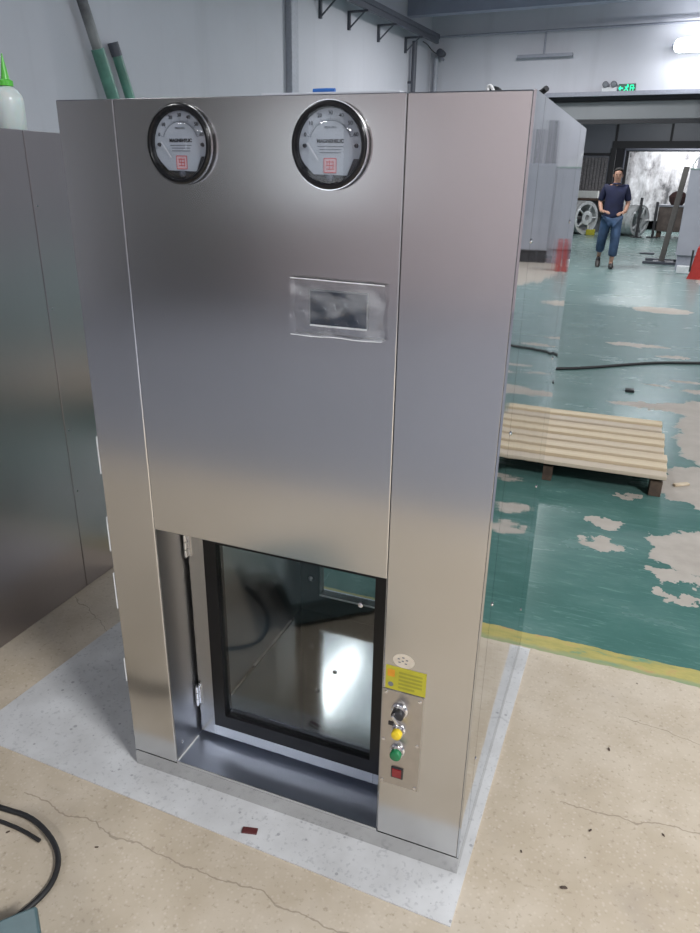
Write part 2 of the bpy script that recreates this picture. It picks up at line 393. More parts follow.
# grey-brown hanging strips to the left of the far doorway
bm = bm_new()
for i in range(11): bx(bm, -3.9 + i * .095, -3.9 + i * .095 + .08, 22.86 + .02 * (i % 2), 22.90 + .02 * (i % 2), .35, 2.1)
tag(obj('strip_curtain', bm, plain('grey brown strips', (.20, .19, .20), .5, var=.3), rotz=ROOM), 'grey vertical strip curtain behind the man, on the far wall', 'curtain')

# left wall fittings
bm = bm_new(); bx(bm, -5.7, -5.60, 9.0, 9.2, 0, 4.33, .008); struct('trim_4', bm, 'pilaster')
ra = thing('wall_rail', 'dark steel rail on brackets high along the left wall', 'rail', rw(0, 0), ROOM)
bm = bm_new(); bx(bm, -5.42, -5.32, 9.6, 14.45, 4.05, 4.13); bx(bm, -5.40, -5.34, 9.6, 14.45, 3.97, 4.05); obj('beam', bm, 'steel_paint', ra)
for y in (10.0, 11.0, 12.2, 13.5):
    bm = bm_new(); bx(bm, -5.70, -5.33, y, y + .05, 3.94, 3.97); bx(bm, -5.70, -5.66, y, y + .05, 3.70, 3.97)
    cyl(bm, (-5.68, y + .025, 3.72), (-5.40, y + .025, 3.95), .014, seg=8); obj('bracket', bm, 'steel_paint', ra)
bm = bm_new(); cyl(bm, (-5.58, 13.75, 0.0), (-5.58, 13.75, 3.93), .05, seg=16)
for z in (.8, 2.0, 3.2): bx(bm, -5.69, -5.56, 13.73, 13.77, z, z + .04)
tag(obj('conduit_pipe', bm, 'steel_paint', rotz=ROOM), 'dark vertical pipe dropping from the rail near the corner', 'pipe')
bm = bm_new(); cyl(bm, (-5.55, 14.94, 0), (-5.55, 14.94, 3.80), .045, seg=16); 
for z in (1, 2.4, 3.4): bx(bm, -5.60, -5.50, 14.93, 14.98, z, z + .03)
tag(obj('conduit_pipe', bm, 'pilaster', rotz=ROOM), 'pale vertical pipe in the corner below the security camera', 'pipe')
bm = bm_new(); tube(bm, [(-5.69, 14.88, 4.16), (-2, 14.88, 4.15), (8.95, 14.88, 4.15)], .022, 8)
for x in (-5, -3.9, -2.5, -1.2, 0, 2, 4): bx(bm, x, x + .02, 14.88, 14.98, 4.14, 4.17)
tag(obj('conduit_pipe', bm, 'mid_paint', rotz=ROOM), 'grey conduit running level along the back wall near the ceiling', 'pipe')
tb = thing('hanging_batten', 'thin grey T shaped batten hanging down on the back wall', 'batten', rw(0, 0), ROOM)
bm = bm_new(); cyl(bm, (-3.30, 14.86, 3.76), (-3.30, 14.86, 4.13), .02, seg=10); obj('drop_rod', bm, 'mid_paint', tb)
bm = bm_new(); bx(bm, -3.82, -2.75, 14.83, 14.89, 3.70, 3.755); obj('batten', bm, 'mid_paint', tb)
# security camera
cm = thing('security_camera', 'small dark camera with trailing cable in the wall corner', 'camera', rw(-5.42, 14.9, 3.86), ROOM)
bm = bm_new(); lathe(bm, [(.0, -.11), (.055, -.11), (.06, -.06), (.075, .05), (.075, .14), (.05, .15), (0, .15)], axis='Y', seg=20); obj('body', bm, 'steel_paint', cm, smooth=True)
bm = bm_new(); cyl(bm, (0, .1, 0), (0, .03, -.10), .02, seg=10); cyl(bm, (0, .1, -.1), (0, .0, -.1), .03, seg=10); obj('mount', bm, 'mid_paint', cm)
bm = bm_new(); tube(bm, [(0, .08, 0), (-.12, .06, .0), (-.22, .0, .06), (-.26, -.2, .16), (-.2, -.6, .14)], .01, 6, 2); obj('cable', bm, 'black_plastic', cm)
# twin emergency light
el = thing('emergency_light', 'white twin head emergency light beside the green exit sign', 'light', rw(-2.00, 15, 3.12), ROOM)
bm = bm_new(); bx(bm, -.14, .14, -.07, 0, -.10, .03, .01, 2); obj('battery_box', bm, plain('off white plastic', (.55, .56, .58), .4), el)
for sx_ in (-.075, .075):
    bm = bm_new(); lathe(bm, [(0, 0), (.035, .0), (.058, .06), (.058, .085), (0, .085)], (sx_, -.0, .075), 'Y', 20)
    o = obj('lamp_head', bm, 'steel_paint', el, smooth=True)
    bm = bm_new(); lathe(bm, [(0, .086), (.045, .086), (.03, .092), (0, .094)], (sx_, 0, .075), 'Y', 16); obj('lens', bm, 'grey_ink', o)
# exit sign
M['exit_green'] = plain('lit green', (.0, .45, .2), .4, emit=(.0, 1, .45), estr=1.6, var=.02)
M['exit_dark'] = plain('dark green sign', (.004, .07, .04), .4)
es = thing('exit_sign', 'small lit green running man exit sign on the back wall', 'sign', rw(-1.68, 15, 3.125), ROOM)
bm = bm_new(); bx(bm, -.155, .155, -.03, 0, -.075, .075, .004); obj('housing', bm, 'exit_dark', es)
bm = bm_new()
def seg2(bm, a, b_, w, y=-.034):
    a = Vector((a[0], 0, a[1])); b_ = Vector((b_[0], 0, b_[1])); d = (b_ - a).normalized(); nrm = Vector((-d.z, 0, d.x)) * w / 2
    vs = [bm.verts.new(Vector((p.x, y, p.z))) for p in (a + nrm, b_ + nrm, b_ - nrm, a - nrm)]
    f = bm.faces.new(vs); r = bmesh.ops.extrude_face_region(bm, geom=[f])
    for v in r['geom']:
        if isinstance(v, bmesh.types.BMVert): v.co.y += .004
lathe(bm, [(0, .030), (.014, .030), (.014, .036), (0, .036)], (.012, 0, .05), 'Y', 12)
for a, b_, w in (((.008, .035), (-.008, -.005), .022), ((-.008, -.005), (.02, -.03), .013), ((.02, -.03), (.016, -.062), .012), ((-.008, -.005), (-.03, -.03), .013), ((-.03, -.03), (-.055, -.035), .011),
                 ((.008, .03), (.036, .018), .01), ((.004, .028), (-.022, .012), .01), ((-.022, .012), (-.034, .028), .01)): seg2(bm, a, b_, w)
obj('running_figure', bm, 'exit_green', es)
bm = bm_new(); seg2(bm, (-.140, 0), (-.07, 0), .020); seg2(bm, (-.142, 0), (-.112, .032), .018); seg2(bm, (-.142, 0), (-.112, -.032), .018); obj('arrow', bm, 'exit_green', es)
bm = bm_new()
for a, b_ in (((.065, .05), (.065, -.055)), ((.065, .05), (.115, .05)), ((.115, .05), (.115, -.055)), ((.065, -.055), (.115, -.055)), ((.13, .0), (.145, .0)), ((.065, 0), (.115, 0))): seg2(bm, a, b_, .012)
obj('door_symbol', bm, 'exit_green', es)
# visible bright lamp at right of frame
M['tube'] = plain('lit tube', (1, 1, 1), .4, emit=(.93, .96, 1), estr=10, var=0)
M['batten_white'] = plain('white enamel', (.6, .61, .63), .4)
lights = []
def tube_lamp(X, Y, z, along, label, power, L=1.2, hang=True, size=.16, group=None, r=.016, fixture=True):
    t = thing('tube_lamp', label, 'lamp', rw(X, Y, z), ROOM, group)
    a, b_ = ((-L / 2, 0), (L / 2, 0)) if along == 'x' else ((0, -L / 2), (0, L / 2))
    w = .05
    bm = bm_new()
    if along == 'x': bx(bm, -L / 2, L / 2, -w, w, .02, .07, .008)
    else: bx(bm, -w, w, -L / 2, L / 2, .02, .07, .008)
    obj('batten', bm, 'batten_white', t)
    for s in (-.025, .025):
        bm = bm_new()
        if along == 'x': cyl(bm, (-L / 2 + .03, s, 0), (L / 2 - .03, s, 0), r, seg=12)
        else: cyl(bm, (s, -L / 2 + .03, 0), (s, L / 2 - .03, 0), r, seg=12)
        obj('tube', bm, 'tube', t, smooth=True)
    if hang:
        for s in (-.4, .4):
            bm = bm_new(); p = (s * L, 0) if along == 'x' else (0, s * L)
            cyl(bm, (p[0], p[1], .07), (p[0], p[1], 4.6 - z if Y < 15 else 4.0 - z), .006, seg=6); obj('hanger', bm, 'steel_paint', t)
    la = bpy.data.lights.new('tube_glow', 'AREA'); la.shape = 'RECTANGLE'; la.size = L if along == 'x' else size; la.size_y = size if along == 'x' else L
    la.energy = power; la.color = (.965, .98, 1.0)
    lo = bpy.data.objects.new('tube_glow', la); COL.objects.link(lo); lo.parent = t; lo.location = (0, 0, -.03)
    return t
GR = 'tube lamps hanging under the ceiling'
tube_lamp(3.7, -1.7, 4.1, 'y', 'tube lamp nearest the cabinet, on its right', 500, group=GR)
tube_lamp(-2.6, -4.6, 3.6, 'x', 'tube lamp behind the viewer on the left', 55, group=GR)
tube_lamp(.9, -6.2, 3.9, 'x', 'tube lamp behind the viewer in the middle', 150, group=GR)
tube_lamp(-3.0, 1.2, 4.1, 'y', 'tube lamp between the cabinet and the left wall', 45, group=GR)
tube_lamp(4.0, 4.2, 4.1, 'y', 'tube lamp over the green floor on the right', 110, group=GR)
tube_lamp(-2.70, 4.75, 4.1, 'y', 'tube lamp high beyond the cabinet', 6, group=GR)
tube_lamp(3.5, 9.6, 4.1, 'y', 'tube lamp over the far green floor', 330, group=GR)
tube_lamp(-2.6, 11.6, 4.3, 'y', 'tube lamp near the far left corner', 230, group=GR)
tube_lamp(-1.2, 18.6, 3.7, 'x', 'tube lamp in the hall beyond the doorway', 180, group=GR)
tube_lamp(-.6, 23.8, 3.4, 'x', 'tube lamp lighting the plastic sheet in front', 190, group=GR)
tube_lamp(7.2, 1.0, 4.1, 'y', 'tube lamp beside the right wall', 150, group=GR)
# unseen glowing panels, framed like windows, added to feed the steel reflections
M['daylight'] = plain('daylight pane', (.6, .65, .7), .5, emit=(.80, .89, 1.0), estr=.75, var=.05)
M['daylight_win'] = plain('bright window pane', (.6, .65, .7), .5, emit=(.86, .93, 1.0), estr=2.6, var=.05)
bm = bm_new(); bx(bm, -4.5, -1.5, 3.2, 6.25, 4.565, 4.59); struct('window_1', bm, 'daylight')  # added roof panel, brightens the chamber floor reflection and the ambient light
bm = bm_new()
for x in (-4.52, -3.52, -2.52, -1.52): bx(bm, x, x + .05, 3.2, 6.25, 4.54, 4.6)
struct('trim_5', bm, 'mid_paint')
bm = bm_new(); bx(bm, -3.15, -2.70, -7.75, -7.70, 1.15, 2.3); struct('window_2', bm, 'daylight_win')  # added rear wall panel, makes the bright spot on the cabinet front
bm = bm_new(); ring_frame(bm, -3.20, -2.65, 1.10, 2.35, .05, -7.75, -7.67); struct('trim_6', bm, 'mid_paint')
# the bright lamp on the back wall
bl = thing('wall_lamp', 'bright white lamp glowing on the back wall at the right edge', 'lamp', rw(-.53, 14.75, 3.75), ROOM)
bm = bm_new(); bx(bm, -.42, .75, .02, .25, -.05, .05, .01); obj('bracket', bm, 'batten_white', bl)
M['hot'] = plain('glowing lamp glass', (1, 1, 1), .4, emit=(.92, .96, 1), estr=9, var=0)
bm = bm_new(); 
prof = [(0, -.40), (.05, -.40), (.105, -.36), (.115, -.30), (.115, .66), (.09, .72), (0, .72)]
lathe(bm, prof, (0, -.1, 0), 'X', 24); obj('glass', bm, 'hot', bl, smooth=True)
bm = bm_new(); lathe(bm, [(0, -.44), (.03, -.44), (.05, -.40), (0, -.40)], (0, -.1, 0), 'X', 16); obj('end_cap', bm, 'steel_paint', bl)
pl = bpy.data.lights.new('lamp_glow', 'AREA'); pl.energy = 45; pl.shape = 'RECTANGLE'; pl.size = 1.1; pl.size_y = .2; pl.color = (.9, .95, 1)
po = bpy.data.objects.new('lamp_glow', pl); COL.objects.link(po); po.parent = bl; po.location = (.16, -.23, 0); po.rotation_euler = (math.radians(80), 0, 0)

# leaning green pipes by the left wall
M['pipe_green'] = plain('green plastic pipe', (.10, .26, .20), .35, var=.2, scale=5)
m, nt, b = new_mat('green pipe with peeling dark wrap'); P = coords(nt, world=True); n = noise(nt, P, 5, 4, .6)
sx = N(nt, 'ShaderNodeSeparateXYZ'); nt.links.new(P, sx.inputs[0])
h = math_n(nt, 'ADD', sx.outputs[2], math_n(nt, 'MULTIPLY', n.outputs[0], .5))
nt.links.new(ramp(nt, math_n(nt, 'MULTIPLY', h, .2), [(.52, (.10, .28, .22)), (.56, (.16, .17, .17)), (.60, (.24, .25, .25)), (.66, (.06, .06, .07))]), b.inputs['Base Color'])
setin(b, Roughness=.4); M['pipe_wrap'] = m
pg = thing('plastic_pipe', 'taller green pipe wrapped dark at its top, leaning by the left wall', 'pipe', rw(0, 0), ROOM)
bm = bm_new(); tube(bm, [(-5.45, 5.90, .02), (-5.62, 4.65, 3.95)], .052, 20); obj('pipe_body', bm, 'pipe_wrap', pg, smooth=True)
bm = bm_new(); tube(bm, [(-5.535, 5.25, 2.05), (-5.56, 5.07, 2.62)], .066, 20); obj('sleeve', bm, 'pipe_green', pg, smooth=True)
pg = thing('plastic_pipe', 'shorter green pipe with dark cut end, leaning by the left wall', 'pipe', rw(0, 0), ROOM)
bm = bm_new(); tube(bm, [(-5.38, 6.10, .02), (-5.62, 5.38, 2.68)], .052, 20); obj('pipe_body', bm, 'pipe_green', pg, smooth=True)
bm = bm_new(); tube(bm, [(-5.613, 5.40, 2.60), (-5.624, 5.365, 2.72)], .056, 20); obj('end_wrap', bm, 'steel_paint', pg, smooth=True)

# ------------------------------------------------------------------ main cabinet
W, D, H, Z0 = .889, .93, 1.621, .004
XL, XO0, XO1 = -W, -.757, -.199
cab = thing('pass_box_cabinet', 'tall brushed stainless steel pass box cabinet with two round gauges and glass door', 'cabinet', (0, 0, 0))
S = 'steel'
bm = bm_new(); bx(bm, XL, 0, 0, D, Z0, .052); bx(bm, XO0, XO1, .0002, .0015, .052, .0606); obj('base_plinth', bm, S, cab)
bm = bm_new(); bx(bm, XL, XO0 - .0012, 0, D, .054, H, .002); obj('left_column', bm, S, cab)
bm = bm_new(); bx(bm, XO1 + .0010, -.004, 0, D, .054, H, .002); obj('right_column', bm, S, cab)
bm = bm_new(); bx(bm, XO0, XO1, 0, .02, .745, H, .0015); obj('front_panel', bm, S, cab)
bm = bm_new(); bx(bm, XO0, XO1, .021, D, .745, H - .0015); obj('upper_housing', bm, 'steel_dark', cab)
bm = bm_new()   # filmed side skin in three sheets with fine joints
for y0, y1 in ((0.0, .1005), (.1025, .7685), (.7705, D)): bx(bm, -.004, 0, y0, y1, .054 if y0 else .054, H)
obj('side_panel', bm, 'mirror', cab, label='mirror-like filmed right side of the cabinet')
bm = bm_new()
for y in (.1015, .7695): bx(bm, -.0038, -.0012, y - .001, y + .001, .12, H - .002)
obj('joint_line', bm, 'dark_gap', cab)
for y in (.112, .780):
    for z in (.25, .67, 1.05, 1.40):
        bm = bm_new(); lathe(bm, [(0, 0), (.0042, 0), (.0040, .0016), (.002, .0026), (0, .003)], (0, y, z), 'X', 14); obj('rivet', bm, 'chrome', cab, smooth=True)
# chamber
bm = bm_new(); bx(bm, -.735, -.221, .146, .79, .054, .100); obj('chamber_floor', bm, 'steel_floor', cab)
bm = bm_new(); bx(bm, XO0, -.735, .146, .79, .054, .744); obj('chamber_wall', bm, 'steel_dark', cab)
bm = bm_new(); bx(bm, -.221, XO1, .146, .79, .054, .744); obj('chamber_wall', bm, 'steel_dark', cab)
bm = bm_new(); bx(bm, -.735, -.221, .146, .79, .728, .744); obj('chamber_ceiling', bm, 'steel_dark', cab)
bm = bm_new(); bx(bm, XO0, XO1, .0016, .145, .053, .0605); obj('sill', bm, 'steel_sill', cab)
bm = bm_new(); bx(bm, XO0, XO1, .791, D, .053, .061, .001); obj('sill', bm, 'steel_sill', cab)
bm = bm_new(); bx(bm, XO0 + .0016, -.752, .002, .1, .0611, .0625); obj('sealant_line', bm, 'white_caulk', cab)
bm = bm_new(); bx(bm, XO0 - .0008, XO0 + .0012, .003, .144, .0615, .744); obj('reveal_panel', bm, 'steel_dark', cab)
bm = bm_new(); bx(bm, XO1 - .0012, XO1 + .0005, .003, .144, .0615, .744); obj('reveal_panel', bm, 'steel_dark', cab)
bm = bm_new(); bx(bm, -.7345, -.7275, .20, .66, .1001, .103, .001); obj('floor_seal', bm, 'seal_grey', cab); bm = bm_new(); bx(bm, -.7350, -.7265, .38, .64, .1032, .1045, .0005); obj('seal_strip', bm, 'white_caulk', cab)
for p in ((-.492, .449), (-.507, .354)):
    bm = bm_new(); lathe(bm, [(0, 0), (.008, 0), (.007, .003), (.003, .004), (0, .004)], (p[0], p[1], .1001), 'Z', 16); obj('floor_screw', bm, 'chrome', cab, smooth=True)
bm = bm_new(); lathe(bm, [(0, 0), (.004, 0), (.003, .002), (0, .0025)], (XO0 + .0013, .03, .10), 'X', 12); obj('reveal_screw', bm, 'chrome', cab)
# front door
fd_bm = bm_new(); ring_frame(fd_bm, -.747, -.203, .078, .742, .045, .108, .143, .001, tb=.036); fd = obj('front_door', fd_bm, S, cab)
bm = bm_new(); ring_frame(bm, -.7020, -.2240, .1125, .7075, .034, .1065, .140, tb=.040); obj('gasket', bm, 'black_gloss', fd)
bm = bm_new(); bx(bm, -.6678, -.2582, .118, .124, .1527, .6733); obj('door_glass', bm, 'glass', fd)
bm = bm_new(); lathe(bm, [(0, 0), (.006, 0), (.006, .006), (0, .008)], (-.29, .1063, .60), 'Y', 16); obj('latch', bm, 'chrome', fd)
for z in (.20, .655):
    bm = bm_new()
    for k in range(3): cyl(bm, (-.7485, .100, z - .030 + k * .0205), (-.7485, .100, z - .030 + k * .0205 + .0185), .0042, seg=14)
    bx(bm, -.7460, -.738, .1045, .1078, z - .030, z + .030)
    o = obj('hinge', bm, 'chrome', cab, smooth=True)
    bm = bm_new(); cyl(bm, (-.7485, .100, z - .036), (-.7485, .100, z + .036), .003, seg=10); obj('hinge_pin', bm, 'black_plastic', o)
# back door
bd_bm = bm_new(); ring_frame(bd_bm, -.747, -.203, .064, .742, .034, .795, .83, .001); 
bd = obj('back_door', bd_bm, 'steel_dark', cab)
bm = bm_new(); ring_frame(bm, -.7345, -.2215, .1005, .7275, .072, .722, .760, tb=.072); bx(bm, -.7125, -.2375, .762, .793, .10, .1005); obj('gasket', bm, 'black_gloss', bd)
bm = bm_new(); bx(bm, -.6622, -.2938, .738, .744, .1728, .6552); obj('door_glass', bm, 'glass', bd)
bm = bm_new(); bx(bm, -.6622, -.2938, .7205, .7225, .1700, .1745); obj('glass_bead', bm, 'white_caulk', bd)
bm = bm_new(); lathe(bm, [(0, 0), (.010, 0), (.010, .010), (.006, .014), (0, .014)], (-.69, .7218, .235), 'Y', 18); obj('knob', bm, 'chrome', bd, smooth=True)

# gauges
def gauge(cx, cz, R):
    bm = bm_new()
    lathe(bm, [(R * .84, .0), (R, .0), (R, .006), (R * .99, .012), (R * .95, .016), (R * .89, .016), (R * .84, .011)], (cx, -.0002, cz), 'Y', 72, closed=True)
    g = obj('pressure_gauge', bm, 'black_gloss', cab, smooth=True)
    bm = bm_new(); lathe(bm, [(R * .985, .006), (R * 1.012, .006), (R * 1.012, .0115), (R * .985, .0115)], (cx, 0, cz), 'Y', 72, closed=True); obj('rim', bm, 'chrome', g, smooth=True)
    # dial: upper disc, lower part cut away at right
    bm = bm_new(); r = R * .85
    lathe(bm, [(0, .001), (r, .001), (r, .003), (0, .003)], (cx, 0, cz), 'Y', 56); obj('dial_backing', bm, 'black_plastic', g)
    bm = bm_new(); pts = []
    for i in range(60):
        a = -math.radians(20) + math.radians(220) * i / 59; pts.append((r * .98 * math.cos(a), r * .98 * math.sin(a)))
    pts += [(-r * .80, -r * .50), (-r * .52, -r * .76), (r * .52, -r * .78), (r * .72, -r * .34)]
    f = bm.faces.new([bm.verts.new((cx + x, -.0045, cz + z)) for x, z in pts])
    rr = bmesh.ops.extrude_face_region(bm, geom=[f])
    for v in rr['geom']:
        if isinstance(v, bmesh.types.BMVert): v.co.y += .0012
    obj('dial', bm, 'white_dial', g)
    # scale arc and ticks
    bm = bm_new(); ra_ = r * .66; y = -.0052
    def q4(a, b_, w):
        a = Vector(a); b_ = Vector(b_); d = (b_ - a).normalized(); nn = Vector((-d.y, d.x)) * w / 2
        bm.faces.new([bm.verts.new((cx + p.x, y, cz + p.y)) for p in (a + nn, b_ + nn, b_ - nn, a - nn)])
    for i in range(40):
        a0 = math.radians(160 - 140 * i / 40); a1 = math.radians(160 - 140 * (i + 1) / 40)
        q4((ra_ * math.cos(a0), ra_ * math.sin(a0)), (ra_ * math.cos(a1), ra_ * math.sin(a1)), r * .016)
    for i in range(31):
        a0 = math.radians(160 - 140 * i / 30); l = .10 if i % 5 == 0 else .05
        q4((ra_ * math.cos(a0), ra_ * math.sin(a0)), ((ra_ + r * l) * math.cos(a0), (ra_ + r * l) * math.sin(a0)), r * .014)
    rows_ = ((-.02, .40), (-.10, .34), (-.18, .34))
    for zz, ww in rows_: q4((-ww * r, zz * r), (ww * r, zz * r), r * .022)
    obj('scale_marks', bm, 'grey_ink', g)
    for i, s in enumerate(('0', '10', '20', '30', '40', '50', '60')):
        a0 = math.radians(160 - 140 * i / 6); textobj('numeral', s, r * .15, 'ink', g, (cx + r * .85 * math.cos(a0) * .98, -.0052, cz + r * .85 * math.sin(a0)))
    textobj('dial_print', 'MAGNEHELIC', r * .135, 'ink', g, (cx, -.0052, cz + r * .12), bold=.0003)
    textobj('dial_print', 'PASCALS', r * .09, 'grey_ink', g, (cx, -.0052, cz + r * .48))
    bm = bm_new(); y = -.0052
    s = r * .19; c0 = (0, -r * .52)
    bm.faces.new([bm.verts.new((cx + c0[0] + dx * s, y, cz + c0[1] + dz * s)) for dx, dz in ((-1, -1), (1, -1), (1, 1), (-1, 1))])
    obj('logo_square', bm, 'pink', g)
    bm = bm_new(); y = -.0056
    for a, b_ in (((-1, -1), (1, -1)), ((1, -1), (1, 1)), ((1, 1), (-1, 1)), ((-1, 1), (-1, -1)), ((-.6, -.5), (.6, -.5)), ((-.6, 0), (.6, 0)), ((-.6, .5), (.6, .5)), ((-.1, -.6), (-.1, .7)), ((.5, -.6), (.5, .6)), ((-.5, 0), (-.5, .6))):
        q4((c0[0] + a[0] * s, c0[1] + a[1] * s), (c0[0] + b_[0] * s, c0[1] + b_[1] * s), r * .022)
    obj('logo_lines', bm, 'red_ink', g)
    bm = bm_new(); y = -.0075
    q4((-r * .70, r * .08), (-r * .36, -r * .38), r * .045); obj('needle', bm, 'batten_white', g)
    for sx_ in (-.80, .80):
        bm = bm_new(); lathe(bm, [(0, .0046), (r * .06, .0046), (r * .05, .008), (0, .008)], (cx + sx_ * r, 0, cz), 'Y', 14); obj('dial_screw', bm, 'ink', g)
    bm = bm_new(); lathe(bm, [(0, .003), (r * .10, .003), (r * .09, .008), (0, .009)], (cx, 0, cz - r * .86), 'Y', 18); obj('zero_screw', bm, 'steel_paint', g, smooth=True)
    bm = bm_new(); lathe(bm, [(R * .88, .0125), (R * .72, .0175), (R * .5, .021), (R * .25, .0228), (0.0005, .0233)], (cx, 0, cz), 'Y', 56)
    obj('lens', bm, 'lens', g, smooth=True)
gauge(-.615, 1.545, .0660); gauge(-.326, 1.544, .0680)

# touch screen with protective film
bm = bm_new(); bx(bm, -.366, -.253, -.0035, 0, 1.243, 1.309, .001); ts = obj('touch_screen', bm, 'screen_bezel', cab)
bm = bm_new(); bx(bm, -.3635, -.2555, -.0042, -.0036, 1.2475, 1.3065); obj('display', bm, 'screen', ts)
bm = bm_new(); bx(bm, -.3640, -.2545, -.0062, -.0036, 1.2440, 1.2466); obj('lower_edge', bm, 'white_caulk', ts)
bm = bm_new(); GX, GZ = 40, 26; rows = []
for j in range(GZ + 1):
    row = []
    for i in range(GX + 1):
        u, w_ = i / GX, j / GZ
        x = -.401 + .181 * u + .0015 * math.sin(9 * w_ + 1); z = 1.226 + .100 * w_ + .0035 * (1 - u) * (w_ - .2) + .0018 * math.sin(u * 17) * (w_ > .9) + .0015 * math.sin(u * 13 + 2) * (w_ < .1)
        e = max(0, 1 - min(u, 1 - u, w_, 1 - w_) * 16)
        y = -.0085 - .003 * e * e * abs(math.sin(u * 11 + w_ * 7)) - .0010 * math.sin(u * 23 + w_ * 11) - .0008 * math.sin(u * 9 - w_ * 19)
        row.append(bm.verts.new((x, y, z)))
    rows.append(row)
for A, B in zip(rows, rows[1:]):
    for i in range(GX): bm.faces.new((A[i], A[i + 1], B[i + 1], B[i]))
obj('protective_film', bm, 'film', cab, smooth=True, label='crinkled clear film over the touch screen')
bm = bm_new()
tube(bm, [(-.400, -.011, 1.328), (-.36, -.010, 1.3275), (-.31, -.0105, 1.3262), (-.26, -.0095, 1.3255), (-.221, -.012, 1.325)], .0011, 6, 1)
obj('film_fold', bm, 'white_caulk', cab, smooth=True); bm = bm_new()
tube(bm, [(-.401, -.010, 1.2265), (-.35, -.0105, 1.2255), (-.31, -.0105, 1.228), (-.27, -.0105, 1.2255), (-.224, -.010, 1.2275)], .0009, 6, 1)
obj('film_fold', bm, 'white_caulk', cab, smooth=True)

# control plate, labels and buttons
bm = bm_new(); bx(bm, -.197, -.105, -.0022, 0, .214, .477, .0008); cp = obj('control_plate', bm, 'steel_plate', cab)
for x, z in ((-.189, .470), (-.113, .465), (-.190, .340), (-.113, .345), (-.190, .222), (-.113, .224)):
    bm = bm_new(); lathe(bm, [(0, .0022), (.0040, .0022), (.0034, .0042), (0, .0046)], (x, 0, z), 'Y', 14); obj('screw', bm, 'chrome', cp, smooth=True)
def knob(name, z, r, mat, collar):
    bm = bm_new(); x = -.1555
    lathe(bm, [(0, .0022), (r * 1.28, .0022), (r * 1.28, .006), (r * 1.18, .0085), (r * 1.02, .010), (r * 1.02, .0165), (0, .0165)], (x, 0, z), 'Y', 36)
    c_ = obj(collar, bm, 'chrome', cp, smooth=True)
    bm = bm_new(); lathe(bm, [(0, .0165), (r * .92, .0165), (r * .94, .024), (r * .85, .0268), (r * .5, .0285), (0, .029)], (x, 0, z), 'Y', 36); return obj(name, bm, mat, cp, smooth=True)
knob('key_switch', .431, .0150, 'black_plastic', 'switch_collar')
bm = bm_new(); bx(bm, -.0035, .0035, -.040, -.0285, -.012, .012, .001, mat=Matrix.Translation((-.1555, 0, .431)) @ Matrix.Rotation(math.radians(-35), 4, 'Y')); obj('switch_key', bm, 'chrome', cp)
bm = bm_new(); bx(bm, -.172, -.160, -.034, -.030, .411, .421, .001); obj('key_tag', bm, 'black_plastic', cp)
knob('indicator_button', .379, .0125, 'yellow_btn', 'button_collar')['label'] = 'yellow indicator button'
knob('start_button', .321, .0138, 'green_btn', 'button_collar')['label'] = 'green push button'
bm = bm_new(); bx(bm, -.169, -.141, -.0055, -.0022, .239, .269, .001); obj('rocker_frame', bm, 'black_plastic', cp)
bm = bm_new()
v = [(-.1655, -.0055, .242), (-.1445, -.0055, .242), (-.1445, -.0085, .266), (-.1655, -.0085, .266), (-.1655, -.003, .242), (-.1445, -.003, .242), (-.1445, -.003, .266), (-.1655, -.003, .266)]
vv_ = [bm.verts.new(p) for p in v]
for f in ((0, 1, 2, 3), (4, 7, 6, 5), (0, 4, 5, 1), (1, 5, 6, 2), (2, 6, 7, 3), (3, 7, 4, 0)): bm.faces.new([vv_[i] for i in f])
obj('rocker_switch', bm, 'red_switch', cp, label='red rocker switch')
bm = bm_new(); bx(bm, -.192, -.103, -.0009, -.0001, .479, .539); yl = obj('warning_label', bm, 'yellow_label', cab, label='yellow warning label with printed lines')
bm = bm_new()
for k in range(5): bx(bm, -.163, -.163 + (.052 if k != 4 else .036), -.0012, -.0010, .524 - k * .0095, .529 - k * .0095)
obj('printed_line', bm, 'olive_ink', yl)
bm = bm_new(); bx(bm, -.188, -.172, -.0012, -.0010, .512, .530); obj('warning_symbol', bm, 'orange_ink', yl)
bm = bm_new(); lathe(bm, [(0, .0010), (.006, .0010), (.006, .0013), (0, .0013)], (-.180, 0, .492), 'Y', 18); obj('round_symbol', bm, 'grey_ink', yl)
bm = bm_new(); lathe(bm, [(0, .0001), (.0235, .0001), (.0235, .0006), (0, .0006)], (0, 0, 0), 'Y', 40)
for v_ in bm.verts: v_.co.x *= 1.0; v_.co.z *= .74
for v_ in bm.verts: v_.co.x += -.154; v_.co.z += .5575
ov = obj('oval_sticker', bm, 'cream', cab, label='cream oval inspection sticker')
bm = bm_new()
for x, z in ((-.165, .561), (-.155, .566), (-.147, .561), (-.163, .553), (-.149, .552), (-.156, .557)): bx(bm, x - .0025, x + .0025, -.0009, -.0006, z - .0014, z + .0014)
obj('sticker_print', bm, 'grey_ink', ov)
# white film remnants down the left edge
for z0, z1 in ((.86, .95), (.66, .75), (.50, .60), (.28, .35)):
    bm = bm_new(); bx(bm, XL - .002, XL, -.001, .012, z0, z1); obj('film_remnant', bm, 'white_caulk', cab)

